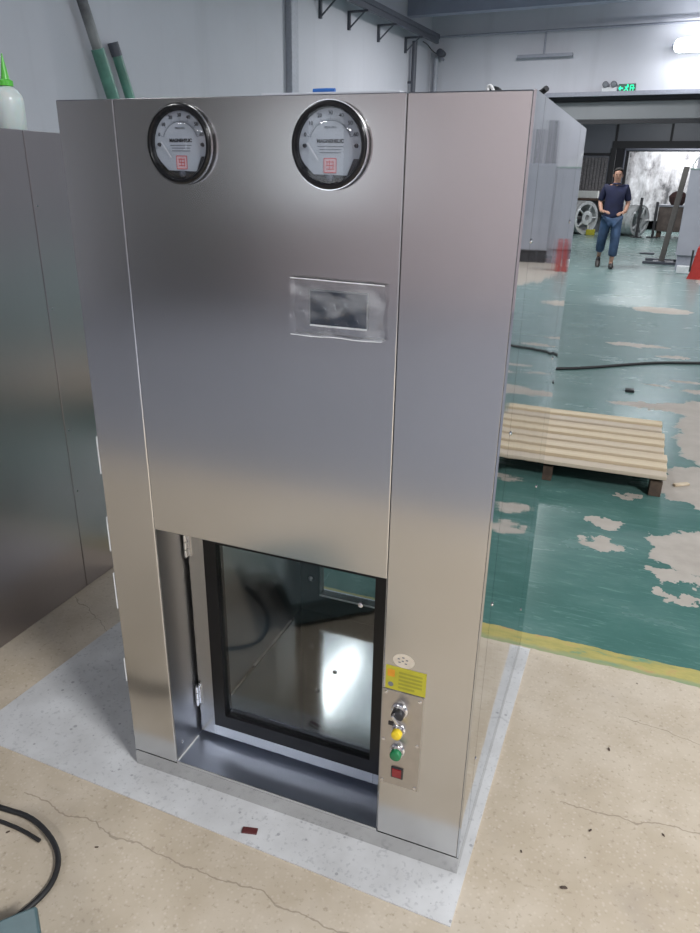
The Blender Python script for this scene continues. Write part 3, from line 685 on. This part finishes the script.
# things lying on the cabinet
t = lead = thing('coiled_lead', 'black and white lead bunched on top of the cabinet at right', 'cable', (-.105, .22, H))
bm = bm_new(); tube(bm, [(.07, .05, .010), (.04, .02, .012), (.015, .0, .045), (-.005, .0, .062), (-.022, .01, .045), (-.015, .02, .010), (.02, .03, .012), (.05, .0, .02), (.075, -.02, .010)], .010, 8, 2); obj('black_wire', bm, 'black_plastic', t, smooth=True)
bm = bm_new(); tube(bm, [(.015, -.03, .007), (-.003, -.022, .055), (-.012, -.02, .072), (-.020, -.02, .060), (-.012, -.02, .03), (.0, -.03, .006)], .005, 8, 2); obj('white_wire', bm, 'white_caulk', t, smooth=True); lead.scale = (.62, .62, .42)
bm = bm_new(); tube(bm, [(-.06, .19, H + .007), (-.04, .20, H + .010), (-.022, .20, H + .014), (-.012, .19, H + .020)], .005, 8, 2)
tag(obj('wire_end', bm, 'black_plastic', smooth=True), 'short black wire end at the right front corner of the cabinet top', 'wire')
t = thing('folded_film', 'clear plastic offcut lying on the cabinet top between the gauges', 'film', (0, 0, 0))
bm = bm_new(); bx(bm, -.47, -.22, .03, .13, H + .001, H + .006, .001); obj('sheet', bm, plain('milky film', (.55, .57, .62), .3), t)
bm = bm_new(); tube(bm, [(-.385, .06, H + .0105), (-.365, .06, H + .011), (-.345, .06, H + .0105)], .004, 8, 1); obj('blue_tape', bm, plain('blue tape', (.03, .13, .42), .4), t, label='blue tape roll on the offcut')

# ------------------------------------------------------------------ neighbour cabinet at left
nb = thing('neighbour_cabinet', 'second stainless steel cabinet standing at the left edge, behind the main one', 'cabinet', (-1.63, -.12, 0))
M['steel_side'] = steel('satin side steel', (.42, .39, .395), .28, .7, tang='X', rvar=.01, bstr=.0)
bm = bm_new(); bx(bm, -.86, 0, 0, .797, .0, 1.611, .002); obj('body', bm, 'steel_side', nb)
bm = bm_new(); bx(bm, -.86, 0, .799, .97, .0, 1.611, .002); obj('rear_panel', bm, 'steel_side', nb)
for z in (.40, .638, 1.069, 1.392):
    bm = bm_new(); lathe(bm, [(0, 0), (.0042, 0), (.0036, .002), (0, .003)], (0, .815, z), 'X', 14); obj('rivet', bm, 'chrome', nb, smooth=True)
# squeeze bottle
bt = thing('squeeze_bottle', 'milky plastic squeeze bottle with green pointed nozzle', 'bottle', (-1.715, .725, 1.611))
m, nt, b = new_mat('milky plastic'); v = coords(nt, world=True); n = noise(nt, v, 12, 2)
nt.links.new(ramp(nt, n.outputs[0], [(.3, (.58, .66, .64)), (.7, (.66, .74, .72))]), b.inputs['Base Color']); setin(b, Roughness=.3); b.inputs['Subsurface Weight'].default_value = .3
M['milky'] = m; M['cap_green'] = plain('bright green plastic', (.10, .55, .05), .3)
bm = bm_new(); lathe(bm, [(0, 0), (.040, 0), (.044, .006), (.044, .085), (.041, .100), (.030, .114), (.019, .122), (.016, .124), (0, .124)], seg=32); obj('bottle_body', bm, 'milky', bt, smooth=True)
bm = bm_new(); lathe(bm, [(0, .1245), (.021, .1245), (.021, .139), (.016, .142), (0, .142)], seg=28); cp_ = obj('cap', bm, 'cap_green', bt, smooth=True)
bm = bm_new(); lathe(bm, [(0, .1425), (.0125, .1425), (.009, .165), (.004, .195), (.0018, .212), (0, .213)], seg=20); obj('nozzle', bm, 'cap_green', bt, smooth=True)
bm = bm_new(); tube(bm, [(-1.668, .80, 1.6115), (-1.650, .805, 1.640), (-1.645, .81, 1.6115)], .014, 10, 1)

bm.free()

# ------------------------------------------------------------------ slab, cable, offcuts on the near floor
bm = bm_new()
vs = [bm.verts.new(p) for p in ((-1.40, -.087, .0005), (.017, -.128, .0005), (.033, .935, .0005), (-1.33, .935, .0005))]
f = bm.faces.new(vs); r = bmesh.ops.extrude_face_region(bm, geom=[f])
for v in r['geom']:
    if isinstance(v, bmesh.types.BMVert): v.co.z = .0038
tag(obj('floor_sheet', bm, 'slab'), 'pale grey speckled sheet lying flat under the main cabinet', 'sheet')
bm = bm_new(); bx(bm, -.019, .019, -.009, .009, 0, .004, .001, mat=Matrix.Translation((-.499, -.078, .0042)) @ Matrix.Rotation(math.radians(14), 4, 'Z'))
tag(obj('wood_chip', bm, plain('maroon chip', (.09, .02, .02), .5)), 'small dark maroon offcut on the pale sheet in front of the cabinet', 'offcut')
bm = bm_new()
cpts = [(-2.2, -.50, .009), (-1.75, -.33, .009), (-1.35, -.26, .009), (-1.11, -.258, .010), (-1.02, -.250, .012), (-.93, -.278, .016), (-.87, -.315, .012), (-.842, -.365, .008), (-.842, -.42, .007), (-.87, -.50, .007), (-.93, -.58, .007), (-1.05, -.66, .007)]
tube(bm, cpts, .0065, 10, 2)
tube(bm, [(-2.0, -.30, .007), (-1.4, -.29, .007), (-1.12, -.288, .007), (-1.02, -.285, .007), (-.95, -.295, .009)], .005, 8, 2)
tag(obj('power_cable', bm, 'black_rubber', smooth=True), 'black cable looping over the bare floor at lower left', 'cable')
# teal grey case whose corner shows at the lower left
M['teal_grey'] = plain('teal grey enamel', (.075, .125, .135), .4)
tc = thing('tool_case', 'teal grey metal case, one corner showing at the lower left', 'case', (-.768, -.480, 0), math.radians(50))
bm = bm_new(); bx(bm, -.62, 0, -.40, 0, .020, .085, .006, 2); obj('case_body', bm, 'teal_grey', tc)
bm = bm_new(); bx(bm, -.625, .003, -.405, .003, .087, .11, .006, 2); obj('lid', bm, 'teal_grey', tc)
for p in ((-.05, -.05), (-.57, -.05), (-.05, -.35), (-.57, -.35)):
    bm = bm_new(); cyl(bm, (*p, 0), (*p, .0205), .015, seg=12); obj('foot', bm, 'black_rubber', tc)
# small debris
for k, (x, y, s, a) in enumerate(((-.817, -.253, .012, .4), (.02 + .26, .245, .014, 1), (.13, .12, .010, 2), (.235, .06, .02, .3), (-.30, -.30, .008, .8), (.45, .30, .012, 2.2), (-1.045, -.30, .012, 1.0), (.31, .55, .016, 1.8))):
    bm = bm_new(); bmesh.ops.create_icosphere(bm, subdivisions=2, radius=s * .33, matrix=Matrix.Translation((x, y, s * .12)) @ Matrix.Rotation(a, 4, 'Z') @ Matrix.Diagonal((1.3, .6, .36, 1)))
    for v in bm.verts: v.co += Vector((random.uniform(-1, 1), random.uniform(-1, 1), random.uniform(0, .4))) * s * .05
    where = ('left of the front of the pale sheet', 'right of the cabinet', 'close to the right edge of the pale sheet', 'in the bottom right foreground', 'in front of the pale sheet', 'at the right edge of the bare floor', 'inside the cable loop', 'near the yellow line on the right')[k]
    tag(obj('debris_crumb', bm, 'dark_wood'), 'tiny dark crumb on the bare floor ' + where, 'debris', 'crumbs on the bare floor')

# ------------------------------------------------------------------ timber pallet
pt = thing('slatted_pallet', 'low pallet of pale pine slats on dark wooden blocks on the green floor', 'pallet', (.0, 2.45, 0), math.radians(1.0))
PW0, PW1 = -.80, .475
ns = 8
for i in range(ns):
    y0 = i * .125; w = .074 + .006 * ((i * 37) % 3)
    bm = bm_new(); bx(bm, PW0 + .006 * ((i * 5) % 4), PW1 + .006 * ((i * 7) % 3), 0, w, 0, .022, .0025)
    obj('slat', bm, 'pine', pt, loc=(0, y0, .1045))
M['old_pine'] = plain('weathered pine', (.17, .125, .085), .7, var=.2, scale=12)
for i in range(ns - 1):
    bm = bm_new(); bx(bm, PW0 + .01, PW1 - .004, 0, .10, 0, .018, .002)
    obj('lower_board', bm, 'old_pine', pt, loc=(0, i * .125 + .058, .086))
for x in (PW0 + .08, -.11, .435):
    bm = bm_new(); bx(bm, x - .03, x + .03, .03, .12, 0, .085, .003); obj('block', bm, 'dark_wood', pt)
    bm = bm_new(); bx(bm, x - .03, x + .03, .85, .94, 0, .085, .003); obj('block', bm, 'dark_wood', pt)
    bm = bm_new(); bx(bm, x - .022, x + .022, .12, .85, .050, .085, .002); obj('bearer', bm, 'dark_wood', pt)
# cable across the green floor and a black scrap
bm = bm_new(); tube(bm, [(-2.6, 4.1, .012), (-1.2, 4.60, .012), (-.323, 4.949, .012), (-.02, 5.16, .012), (.168, 5.328, .012), (.48, 5.58, .012), (.824, 5.713, .012), (1.4, 5.95, .012), (2.6, 6.0, .012), (4.0, 6.5, .012)], .012, 8, 2)
tag(obj('floor_cable', bm, 'black_rubber', smooth=True), 'black cable lying across the green floor beyond the pallet', 'cable')
bm = bm_new(); bx(bm, .235, .300, 4.49, 4.56, 0, .018, .004); tag(obj('black_scrap', bm, 'black_rubber'), 'small black block on the green floor between pallet and cable', 'scrap')
bm = bm_new(); bx(bm, -.045, .045, -.012, .012, 0, .012, .002, mat=Matrix.Translation((.57, 2.70, .0005)) @ Matrix.Rotation(.6, 4, 'Z')); tag(obj('wood_scrap', bm, 'pine'), 'pale wood splinter beside the right corner of the pallet', 'scrap')

# ------------------------------------------------------------------ things in the distance
# grey machine boxes
gb = thing('grey_locker', 'tall light grey sheet metal box at the right edge, beyond the man', 'locker', (.78, 13.35, 0), ROOM)
M['pale_grey'] = plain('pale grey enamel', (.29, .30, .34), .4, var=.04, scale=3)
bm = bm_new(); bx(bm, 0, .66, 0, .7, .26, 1.68, .01); obj('body', bm, 'pale_grey', gb)
bm = bm_new(); bx(bm, .03, .63, .04, .66, 0, .26, .005); obj('plinth', bm, 'mid_paint', gb)
bm = bm_new(); bx(bm, -.004, .664, -.004, .704, 1.68, 1.705, .004); obj('top_sheet', bm, plain('green tinted edge', (.25, .32, .30), .3), gb)
bm = bm_new(); tube(bm, [(.02, .1, 1.705), (.06, .1, 1.86), (.16, .1, 1.93), (.30, .1, 1.90), (.42, .1, 1.705)], .018, 8, 2); obj('white_hose', bm, 'white_caulk', gb, smooth=True)
g2 = thing('machine_housing', 'wide pale machine housing on a dark plinth, mirrored in the cabinet side', 'machine', (1.50, 13.3, 0), ROOM)
bm = bm_new(); bx(bm, 0, 2.6, 0, 1.2, .22, 1.75, .02); obj('body', bm, 'pale_grey', g2)
bm = bm_new(); bx(bm, .04, 2.56, .04, 1.16, 0, .22); obj('plinth', bm, 'hall_dark', g2)
bm = bm_new(); bx(bm, .3, 1.0, -.02, 0, .9, 1.5, .005); obj('control_box', bm, 'mid_paint', g2)
bm = bm_new(); cyl(bm, (.12, .6, 1.75), (.12, .6, 2.5), .05, seg=16); obj('stack_pipe', bm, 'steel_paint', g2); bm = bm_new(); cyl(bm, (.32, .6, 1.75), (.32, .6, 2.35), .04, seg=16); obj('stack_pipe', bm, 'steel_paint', g2)
# post / stand
ps = thing('steel_stand', 'dark upright steel stand with flat feet left of the grey locker', 'stand', (.60, 14.6, 0), ROOM)
bm = bm_new(); bx(bm, -.05, .05, -.05, .05, .0, 1.72, .006, mat=Matrix.Translation((0, 0, .035)) @ Matrix.Rotation(.095, 4, 'Y')); obj('post', bm, plain('brown grey steel', (.13, .12, .11), .4), ps)
bm = bm_new(); bx(bm, -.16, .22, -.25, .25, 0, .03, .005); obj('foot_plate', bm, 'steel_paint', ps)
for y_ in (.28, -.34):
    bm = bm_new(); bx(bm, -.32, .30, y_, y_ + .06, .0, .05, .005); obj('cross_foot', bm, 'steel_paint', ps)
bm = bm_new(); bx(bm, -.13, .13, -.07, .07, 0, .13, .01); 
tag(obj('white_block', bm, plain('white block', (.62, .64, .65), .5), loc=(.95, 12.92, 0), rotz=ROOM), 'small white block on the floor before the grey locker', 'block')
# red barrier
rb = thing('red_barrier', 'red plastic floor barrier at the right edge', 'barrier', (1.10, 12.25, 0), ROOM)
M['red_plastic'] = plain('red plastic', (.42, .028, .022), .4)
bm = bm_new(); a = [(-.13, 0), (.08, 0), (.08, .10), (.05, .50), (-.04, .50), (-.10, .10)]
f1 = [bm.verts.new((x, -.14, z)) for x, z in a]; f2 = [bm.verts.new((x * .96, .14, z)) for x, z in a]
bm.faces.new(f1); bm.faces.new(f2[::-1])
for i in range(6): bm.faces.new((f1[i], f1[(i + 1) % 6], f2[(i + 1) % 6], f2[i]))
obj('barrier_body', bm, 'red_plastic', rb)
bm = bm_new(); cyl(bm, (.005, 0, .50), (.005, 0, .54), .03, seg=18); obj('barrier_cap', bm, 'red_plastic', rb)
bm = bm_new(); bx(bm, -.115, -.085, -.16, -.141, .12, .46, mat=Matrix.Translation((.0, 0, 0))); obj('dark_strip', bm, 'black_rubber', rb)
# flat scrap
bm = bm_new(); bx(bm, .18, .48, 16.32, 16.46, 0, .03, .01); tag(obj('flat_scrap', bm, 'steel_paint'), 'thin dark strip lying on the far floor left of the stand', 'scrap')
# metal reels
M['shiny'] = plain('shiny rolled sheet metal', (.78, .80, .82), .28, .35, .1, 12)
def reel(x, y, R, w, rot, label):
    t = thing('metal_reel', label, 'reel', (x, y, 0), rot, 'shiny coiled metal reels')
    bm = bm_new()
    for k in range(4):
        x0 = -w / 2 + w * k / 4; lathe(bm, [(R * .80, x0), (R, x0 + .005), (R * .96, x0 + w / 8), (R, x0 + w / 4 - .012), (R * .80, x0 + w / 4 - .008)], (0, 0, R), 'X', 40, closed=True)
    obj('coil', bm, 'shiny', t, smooth=True)
    for s in (-1, 1):
        bm = bm_new(); lathe(bm, [(R * .18, s * w * .5), (R * .42, s * w * .5), (R * .42, s * (w * .5 + .02)), (R * .18, s * (w * .5 + .02))], (0, 0, R), 'X', 28, closed=True)
        for a in range(5):
            an = a * 2 * PI / 5; cyl(bm, (s * (w * .5 + .008), math.cos(an) * R * .4, R + math.sin(an) * R * .4), (s * (w * .5 + .008), math.cos(an) * R * .84, R + math.sin(an) * R * .84), .022, seg=8)
        obj('spoke_wheel', bm, 'shiny', t, smooth=True)
reel(-1.62, 22.0, .46, .55, math.radians(-40), 'shiny coiled reel on the floor left of the walking man')
reel(-.25, 22.1, .43, .75, math.radians(-35), 'shiny coiled reel on the floor right of the walking man')
reel(-2.45, 21.4, .40, .5, math.radians(-60), 'shiny coiled reel partly hidden behind the cabinet edge')
bm = bm_new(); bx(bm, -1.36, -1.12, 21.55, 21.8, 0, .15, .01); tag(obj('yellow_block', bm, 'yellow_label'), 'small yellow block on the floor beside the left reel', 'block')
# pallet box with white card and workbench
wb = thing('brown_crate', 'dark brown crate below the bright plastic sheet', 'crate', (.50, 21.9, 0), ROOM)
M['crate'] = plain('dull brown board', (.11, .085, .075), .6, var=.2, scale=6)
bm = bm_new(); bx(bm, 0, 1.9, 0, .7, .16, .82, .01); obj('crate_body', bm, 'crate', wb)
bm = bm_new(); bx(bm, -.02, 1.92, -.02, .72, .82, .87, .005); obj('crate_rim', bm, 'pale_grey', wb)
for x in (.08, .95, 1.82):
    bm = bm_new(); bx(bm, x - .05, x + .05, .05, .65, 0, .16); obj('skid', bm, 'dark_wood', wb)
bm = bm_new(); lathe(bm, [(0, 0), (.15, 0), (.22, .10), (.24, .22), (.17, .32), (.08, .36), (0, .36)], seg=24)
tag(obj('round_bundle', bm, plain('dark brown bundle', (.06, .03, .028), .8), smooth=True, loc=rw(*wr(.95, 22.1)[:2], .87)), 'round dark brown bundle on top of the brown crate', 'bundle')
for x, y, h, l in ((.02, 21.6, 1.05, 'dark post standing right of the man against the bright sheet'), (.44, 21.7, .95, 'shorter dark post standing left of the brown crate')):
    bm = bm_new(); bx(bm, -.035, .035, -.035, .035, .0, h, .004); bx(bm, -.15, .15, -.15, .15, 0, .02); tag(obj('short_post', bm, 'hall_dark', loc=(x, y - .1, 0), rotz=ROOM), l, 'post')
wt = thing('workbench', 'cluttered dark workbench against the far wall behind the man', 'bench', tuple(rw(-3.7, 22.2)), ROOM)
bm = bm_new(); bx(bm, -.2, 1.2, 0, .6, .92, .98, .005); obj('tabletop', bm, 'dark_wood', wt)
for x in (-.15, 1.15):
    for y in (.05, .55):
        bm = bm_new(); bx(bm, x - .03, x + .03, y - .03, y + .03, 0, .92); obj('leg', bm, 'steel_paint', wt)
bm = bm_new(); bx(bm, -.1, .5, .1, .4, .98, 1.18, .01); tag(obj('white_carton', bm, plain('white carton', (.62, .64, .62), .6), loc=rw(-3.45, 22.2), rotz=ROOM), 'white carton on the far workbench', 'carton')

# ------------------------------------------------------------------ unseen cupboard added behind the viewer to shape reflections
rk = thing('steel_cupboard', 'dark olive steel cupboard standing behind the viewer, mirrored in the cabinet front', 'cupboard', tuple(rw(-5.5, -7.2)), ROOM)
M['olive'] = plain('dark olive enamel', (.045, .048, .040), .5)
bm = bm_new(); bx(bm, 0, 2.1, 0, .6, .08, 3.0, .01); obj('body', bm, 'olive', rk)
for k in range(3):
    bm = bm_new(); bx(bm, .02 + k * .69, .69 + k * .69, .6, .62, .12, 2.96, .005); o = obj('door', bm, 'olive', rk)
    bm = bm_new(); bx(bm, .60 + k * .69, .63 + k * .69, .62, .65, 1.2, 1.5, .004); obj('handle', bm, 'mid_paint', o)
for x in (.06, 1.98):
    bm = bm_new(); bx(bm, x, x + .06, .05, .55, 0, .08); obj('foot', bm, 'black_rubber', rk)

# ------------------------------------------------------------------ the walking man
def skin_mesh(name, verts, edges, radii, mat, parent=None, sub=2, root=0):
    me = bpy.data.meshes.new(name + '_src'); me.from_pydata([Vector(v) for v in verts], edges, [])
    o = bpy.data.objects.new(name, me); COL.objects.link(o)
    md = o.modifiers.new('skin', 'SKIN'); md.use_smooth_shade = True
    for i, r in enumerate(radii):
        sv = me.skin_vertices[0].data[i]; sv.radius = r if isinstance(r, tuple) else (r, r); sv.use_root = (i == root)
    s = o.modifiers.new('sub', 'SUBSURF'); s.levels = sub; s.render_levels = sub
    bpy.context.view_layer.update()
    m2 = bpy.data.meshes.new_from_object(o.evaluated_get(bpy.context.evaluated_depsgraph_get()))
    bpy.data.objects.remove(o)
    n_ = bpy.data.objects.new(name, m2); COL.objects.link(n_); m2.materials.clear(); m2.materials.append(M[mat] if isinstance(mat, str) else mat)
    for p in m2.polygons: p.use_smooth = True
    if parent: n_.parent = parent
    return n_
M['skin'] = plain('skin', (.36, .20, .14), .5, var=.05)
M['navy'] = plain('navy polo cloth', (.006, .009, .040), .8, var=.15, scale=8)
M['denim'] = plain('worn blue work trousers', (.035, .07, .14), .8, var=.25, scale=6)
M['hair'] = plain('short dark hair', (.015, .013, .012), .7)
M['shoe'] = plain('dark shoe', (.035, .03, .028), .5)
man = thing('person', 'man in navy polo shirt and blue work trousers walking towards the viewer', 'person', (-.376, 13.10, 0), math.radians(4))
# facing -y; his left is +x.  key joints
pelvis = (0, 0, .88); hipL, hipR = (.09, 0, .86), (-.09, 0, .86)
kneeL, kneeR = (.10, -.10, .48), (-.12, .06, .47)
ankL, ankR = (.09, -.05, .09), (-.13, .27, .17)
V = [pelvis, (0, .0, 1.02), (0, -.01, 1.18), (0, -.01, 1.34), (0, -.02, 1.42), (0, -.03, 1.47),        # 0-5 spine to neck
     hipL, kneeL, (.095, -.075, .28), ankL, (.095, -.17, .035),                                          # 6-10
     hipR, kneeR, (-.125, .165, .31), ankR, (-.13, .22, .05),                                            # 11-15
     (.17, -.01, 1.37), (.235, .02, 1.12), (.20, -.15, .98), (.15, -.22, .97),                           # 16-19 left arm bent forward
     (-.17, -.01, 1.37), (-.235, .04, 1.12), (-.20, -.13, .98), (-.15, -.20, .98)]                       # 20-23
E_ = [(0, 1), (1, 2), (2, 3), (3, 4), (4, 5), (0, 6), (6, 7), (7, 8), (8, 9), (9, 10), (0, 11), (11, 12), (12, 13), (13, 14), (14, 15),
      (3, 16), (16, 17), (17, 18), (18, 19), (3, 20), (20, 21), (21, 22), (22, 23)]
Rr = [(.13, .10), (.125, .095), (.14, .10), (.12, .09), (.06, .06), (.052, .055), .085, .056, .050, .034, .034, .085, .056, .050, .034, .034,
      .055, .042, .034, .026, .055, .042, .034, .026]
# head added as further chain
V += [(0, -.045, 1.535), (0, -.05, 1.61), (0, -.045, 1.655)]; E_ += [(5, 24), (24, 25), (25, 26)]; Rr += [(.066, .078), (.074, .090), (.058, .070)]
body = skin_mesh('body', V, E_, Rr, 'skin', man)
# facial features joined into the head: nose, ears, brows as children
bm = bm_new()
bmesh.ops.create_icosphere(bm, subdivisions=2, radius=.013, matrix=Matrix.Translation((0, -.135, 1.555)) @ Matrix.Diagonal((.8, 1.3, 1.7, 1)))
for s in (-1, 1): bmesh.ops.create_icosphere(bm, subdivisions=2, radius=.02, matrix=Matrix.Translation((s * .076, -.04, 1.565)) @ Matrix.Diagonal((.4, .8, 1.4, 1)))
obj('nose_and_ears', bm, 'skin', man, smooth=True)
for s in (-1, 1):
    bm = bm_new(); bmesh.ops.create_icosphere(bm, subdivisions=2, radius=.009, matrix=Matrix.Translation((s * .029, -.126, 1.583)) @ Matrix.Diagonal((1.4, .6, .7, 1))); obj('eye', bm, 'hair', man)
bm = bm_new(); bx(bm, -.024, .024, -.128, -.118, 1.517, 1.523, .002); obj('mouth', bm, plain('lips', (.22, .07, .06), .5), man)
bm = bm_new(); bmesh.ops.create_uvsphere(bm, u_segments=24, v_segments=16, radius=1, matrix=Matrix.Translation((0, -.030, 1.625)) @ Matrix.Diagonal((.083, .100, .078, 1)))
bmesh.ops.bisect_plane(bm, geom=bm.verts[:] + bm.edges[:] + bm.faces[:], plane_co=(0, -.06, 1.612), plane_no=(0, -.75, -.65), clear_outer=True)
obj('hair', bm, 'hair', man, smooth=True)
# shirt
Vs = [(0, -.01, .78), (0, 0, 1.0), (0, -.01, 1.18), (0, -.01, 1.33), (0, -.015, 1.40), (.165, -.01, 1.37), (.215, .01, 1.22), (.235, .018, 1.14), (-.165, -.01, 1.37), (-.215, .02, 1.22), (-.235, .035, 1.14)]
Es = [(0, 1), (1, 2), (2, 3), (3, 4), (3, 5), (5, 6), (6, 7), (3, 8), (8, 9), (9, 10)]
Rs = [(.195, .150), (.175, .135), (.180, .13), (.145, .11), (.075, .07), .076, .064, .066, .076, .064, .066]
shirt = skin_mesh('polo_shirt', Vs, Es, Rs, 'navy', man)
bm = bm_new(); lathe(bm, [(.058, 0), (.080, -.012), (.083, -.002), (.062, .016)], (0, -.025, 1.435), 'Z', 24, closed=True); obj('collar', bm, 'navy', man, smooth=True)
# trousers, cropped above the ankle
Vt = [(0, 0, .90), (.085, 0, .83), (.10, -.09, .50), (.097, -.075, .30), (.095, -.065, .20), (-.085, 0, .83), (-.12, .055, .49), (-.125, .145, .35), (-.128, .20, .27)]
Et = [(0, 1), (1, 2), (2, 3), (3, 4), (0, 5), (5, 6), (6, 7), (7, 8)]
Rt = [(.15, .125), .112, .088, .084, .086, .112, .088, .084, .086]
skin_mesh('trousers', Vt, Et, Rt, 'denim', man)
for nm, a, tz in (('shoe', (.095, -.05, 0), 0), ('shoe', (-.13, .255, .055), .55)):
    bm = bm_new(); bmesh.ops.create_uvsphere(bm, u_segments=20, v_segments=12, radius=1, matrix=Matrix.Translation(a) @ Matrix.Rotation(tz, 4, 'X') @ Matrix.Translation((0, -.06, .045)) @ Matrix.Diagonal((.048, .135, .055, 1)))
    bmesh.ops.create_uvsphere(bm, u_segments=20, v_segments=12, radius=1, matrix=Matrix.Translation(a) @ Matrix.Rotation(tz, 4, 'X') @ Matrix.Translation((0, .01, .07)) @ Matrix.Diagonal((.043, .055, .062, 1)))
    for v in bm.verts:
        if tz == 0: v.co.z = max(v.co.z, .002)
    obj(nm, bm, 'shoe', man, smooth=True)
# hands: palm plus five curled fingers each
def hand(s, w, elbow):
    w = Vector(w); d = (w - Vector(elbow)).normalized(); side = d.cross(Vector((0, 0, 1))).normalized(); up = side.cross(d).normalized()
    V = [w - d * .02, w + d * .03, w + d * .07]; E2 = [(0, 1), (1, 2)]; R2 = [.024, (.036, .020), (.036, .018)]
    for i, (off, L) in enumerate(((-.030, .062), (-.010, .072), (.010, .068), (.029, .052))):
        b0 = w + d * .072 + side * off
        p1 = b0 + d * L * .5 - up * .006; p2 = p1 + d * L * .32 - up * L * .25; p3 = p2 + d * L * .1 - up * L * .28
        n0 = len(V); V += [b0, p1, p2, p3]; E2 += [(2, n0), (n0, n0 + 1), (n0 + 1, n0 + 2), (n0 + 2, n0 + 3)]; R2 += [.0095, .009, .0085, .007]
    n0 = len(V); tb_ = w + d * .025 + side * (-s * .036)
    V += [tb_, tb_ + d * .03 - side * s * .022 - up * .008, tb_ + d * .058 - side * s * .024 - up * .018]; E2 += [(1, n0), (n0, n0 + 1), (n0 + 1, n0 + 2)]; R2 += [.012, .010, .008]
    skin_mesh('hand', V, E2, R2, 'skin', man, sub=1)
hand(1, (.155, -.215, .97), (.20, -.15, .98)); hand(-1, (-.155, -.195, .98), (-.20, -.13, .98))

# ------------------------------------------------------------------ world, camera
w = bpy.data.worlds.new('World'); sc.world = w; w.use_nodes = True
w.node_tree.nodes['Background'].inputs[0].default_value = (.55, .62, .75, 1); w.node_tree.nodes['Background'].inputs[1].default_value = .25
cam = bpy.data.cameras.new('Camera'); co = bpy.data.objects.new('Camera', cam); COL.objects.link(co)
f_px, yaw, pitch, roll = 715.222, -.366, .387, .018
F = Vector((math.sin(yaw) * math.cos(pitch), math.cos(yaw) * math.cos(pitch), -math.sin(pitch)))
R0 = Vector((math.cos(yaw), -math.sin(yaw), 0)); U0 = R0.cross(F)
R1 = R0 * math.cos(roll) + U0 * math.sin(roll); U1 = -R0 * math.sin(roll) + U0 * math.cos(roll)
mt = Matrix((R1, U1, -F)).transposed().to_4x4(); mt.translation = (.176, -1.197, 1.5); co.matrix_world = mt
cam.sensor_fit = 'HORIZONTAL'; cam.sensor_width = 36; cam.lens = f_px / 700 * 36; cam.clip_end = 100; cam.clip_start = .02
sc.camera = co
sc.view_settings.view_transform = 'Standard'; sc.view_settings.look = 'None'; sc.view_settings.gamma = 1; sc.view_settings.use_curve_mapping = False
sc.view_settings.exposure = 0.0
sc.cycles.use_denoising = True; sc.cycles.max_bounces = 10; sc.cycles.sample_clamp_indirect = 6
sc.cycles.glossy_bounces = 6; sc.cycles.transparent_max_bounces = 12; sc.cycles.caustics_reflective = False
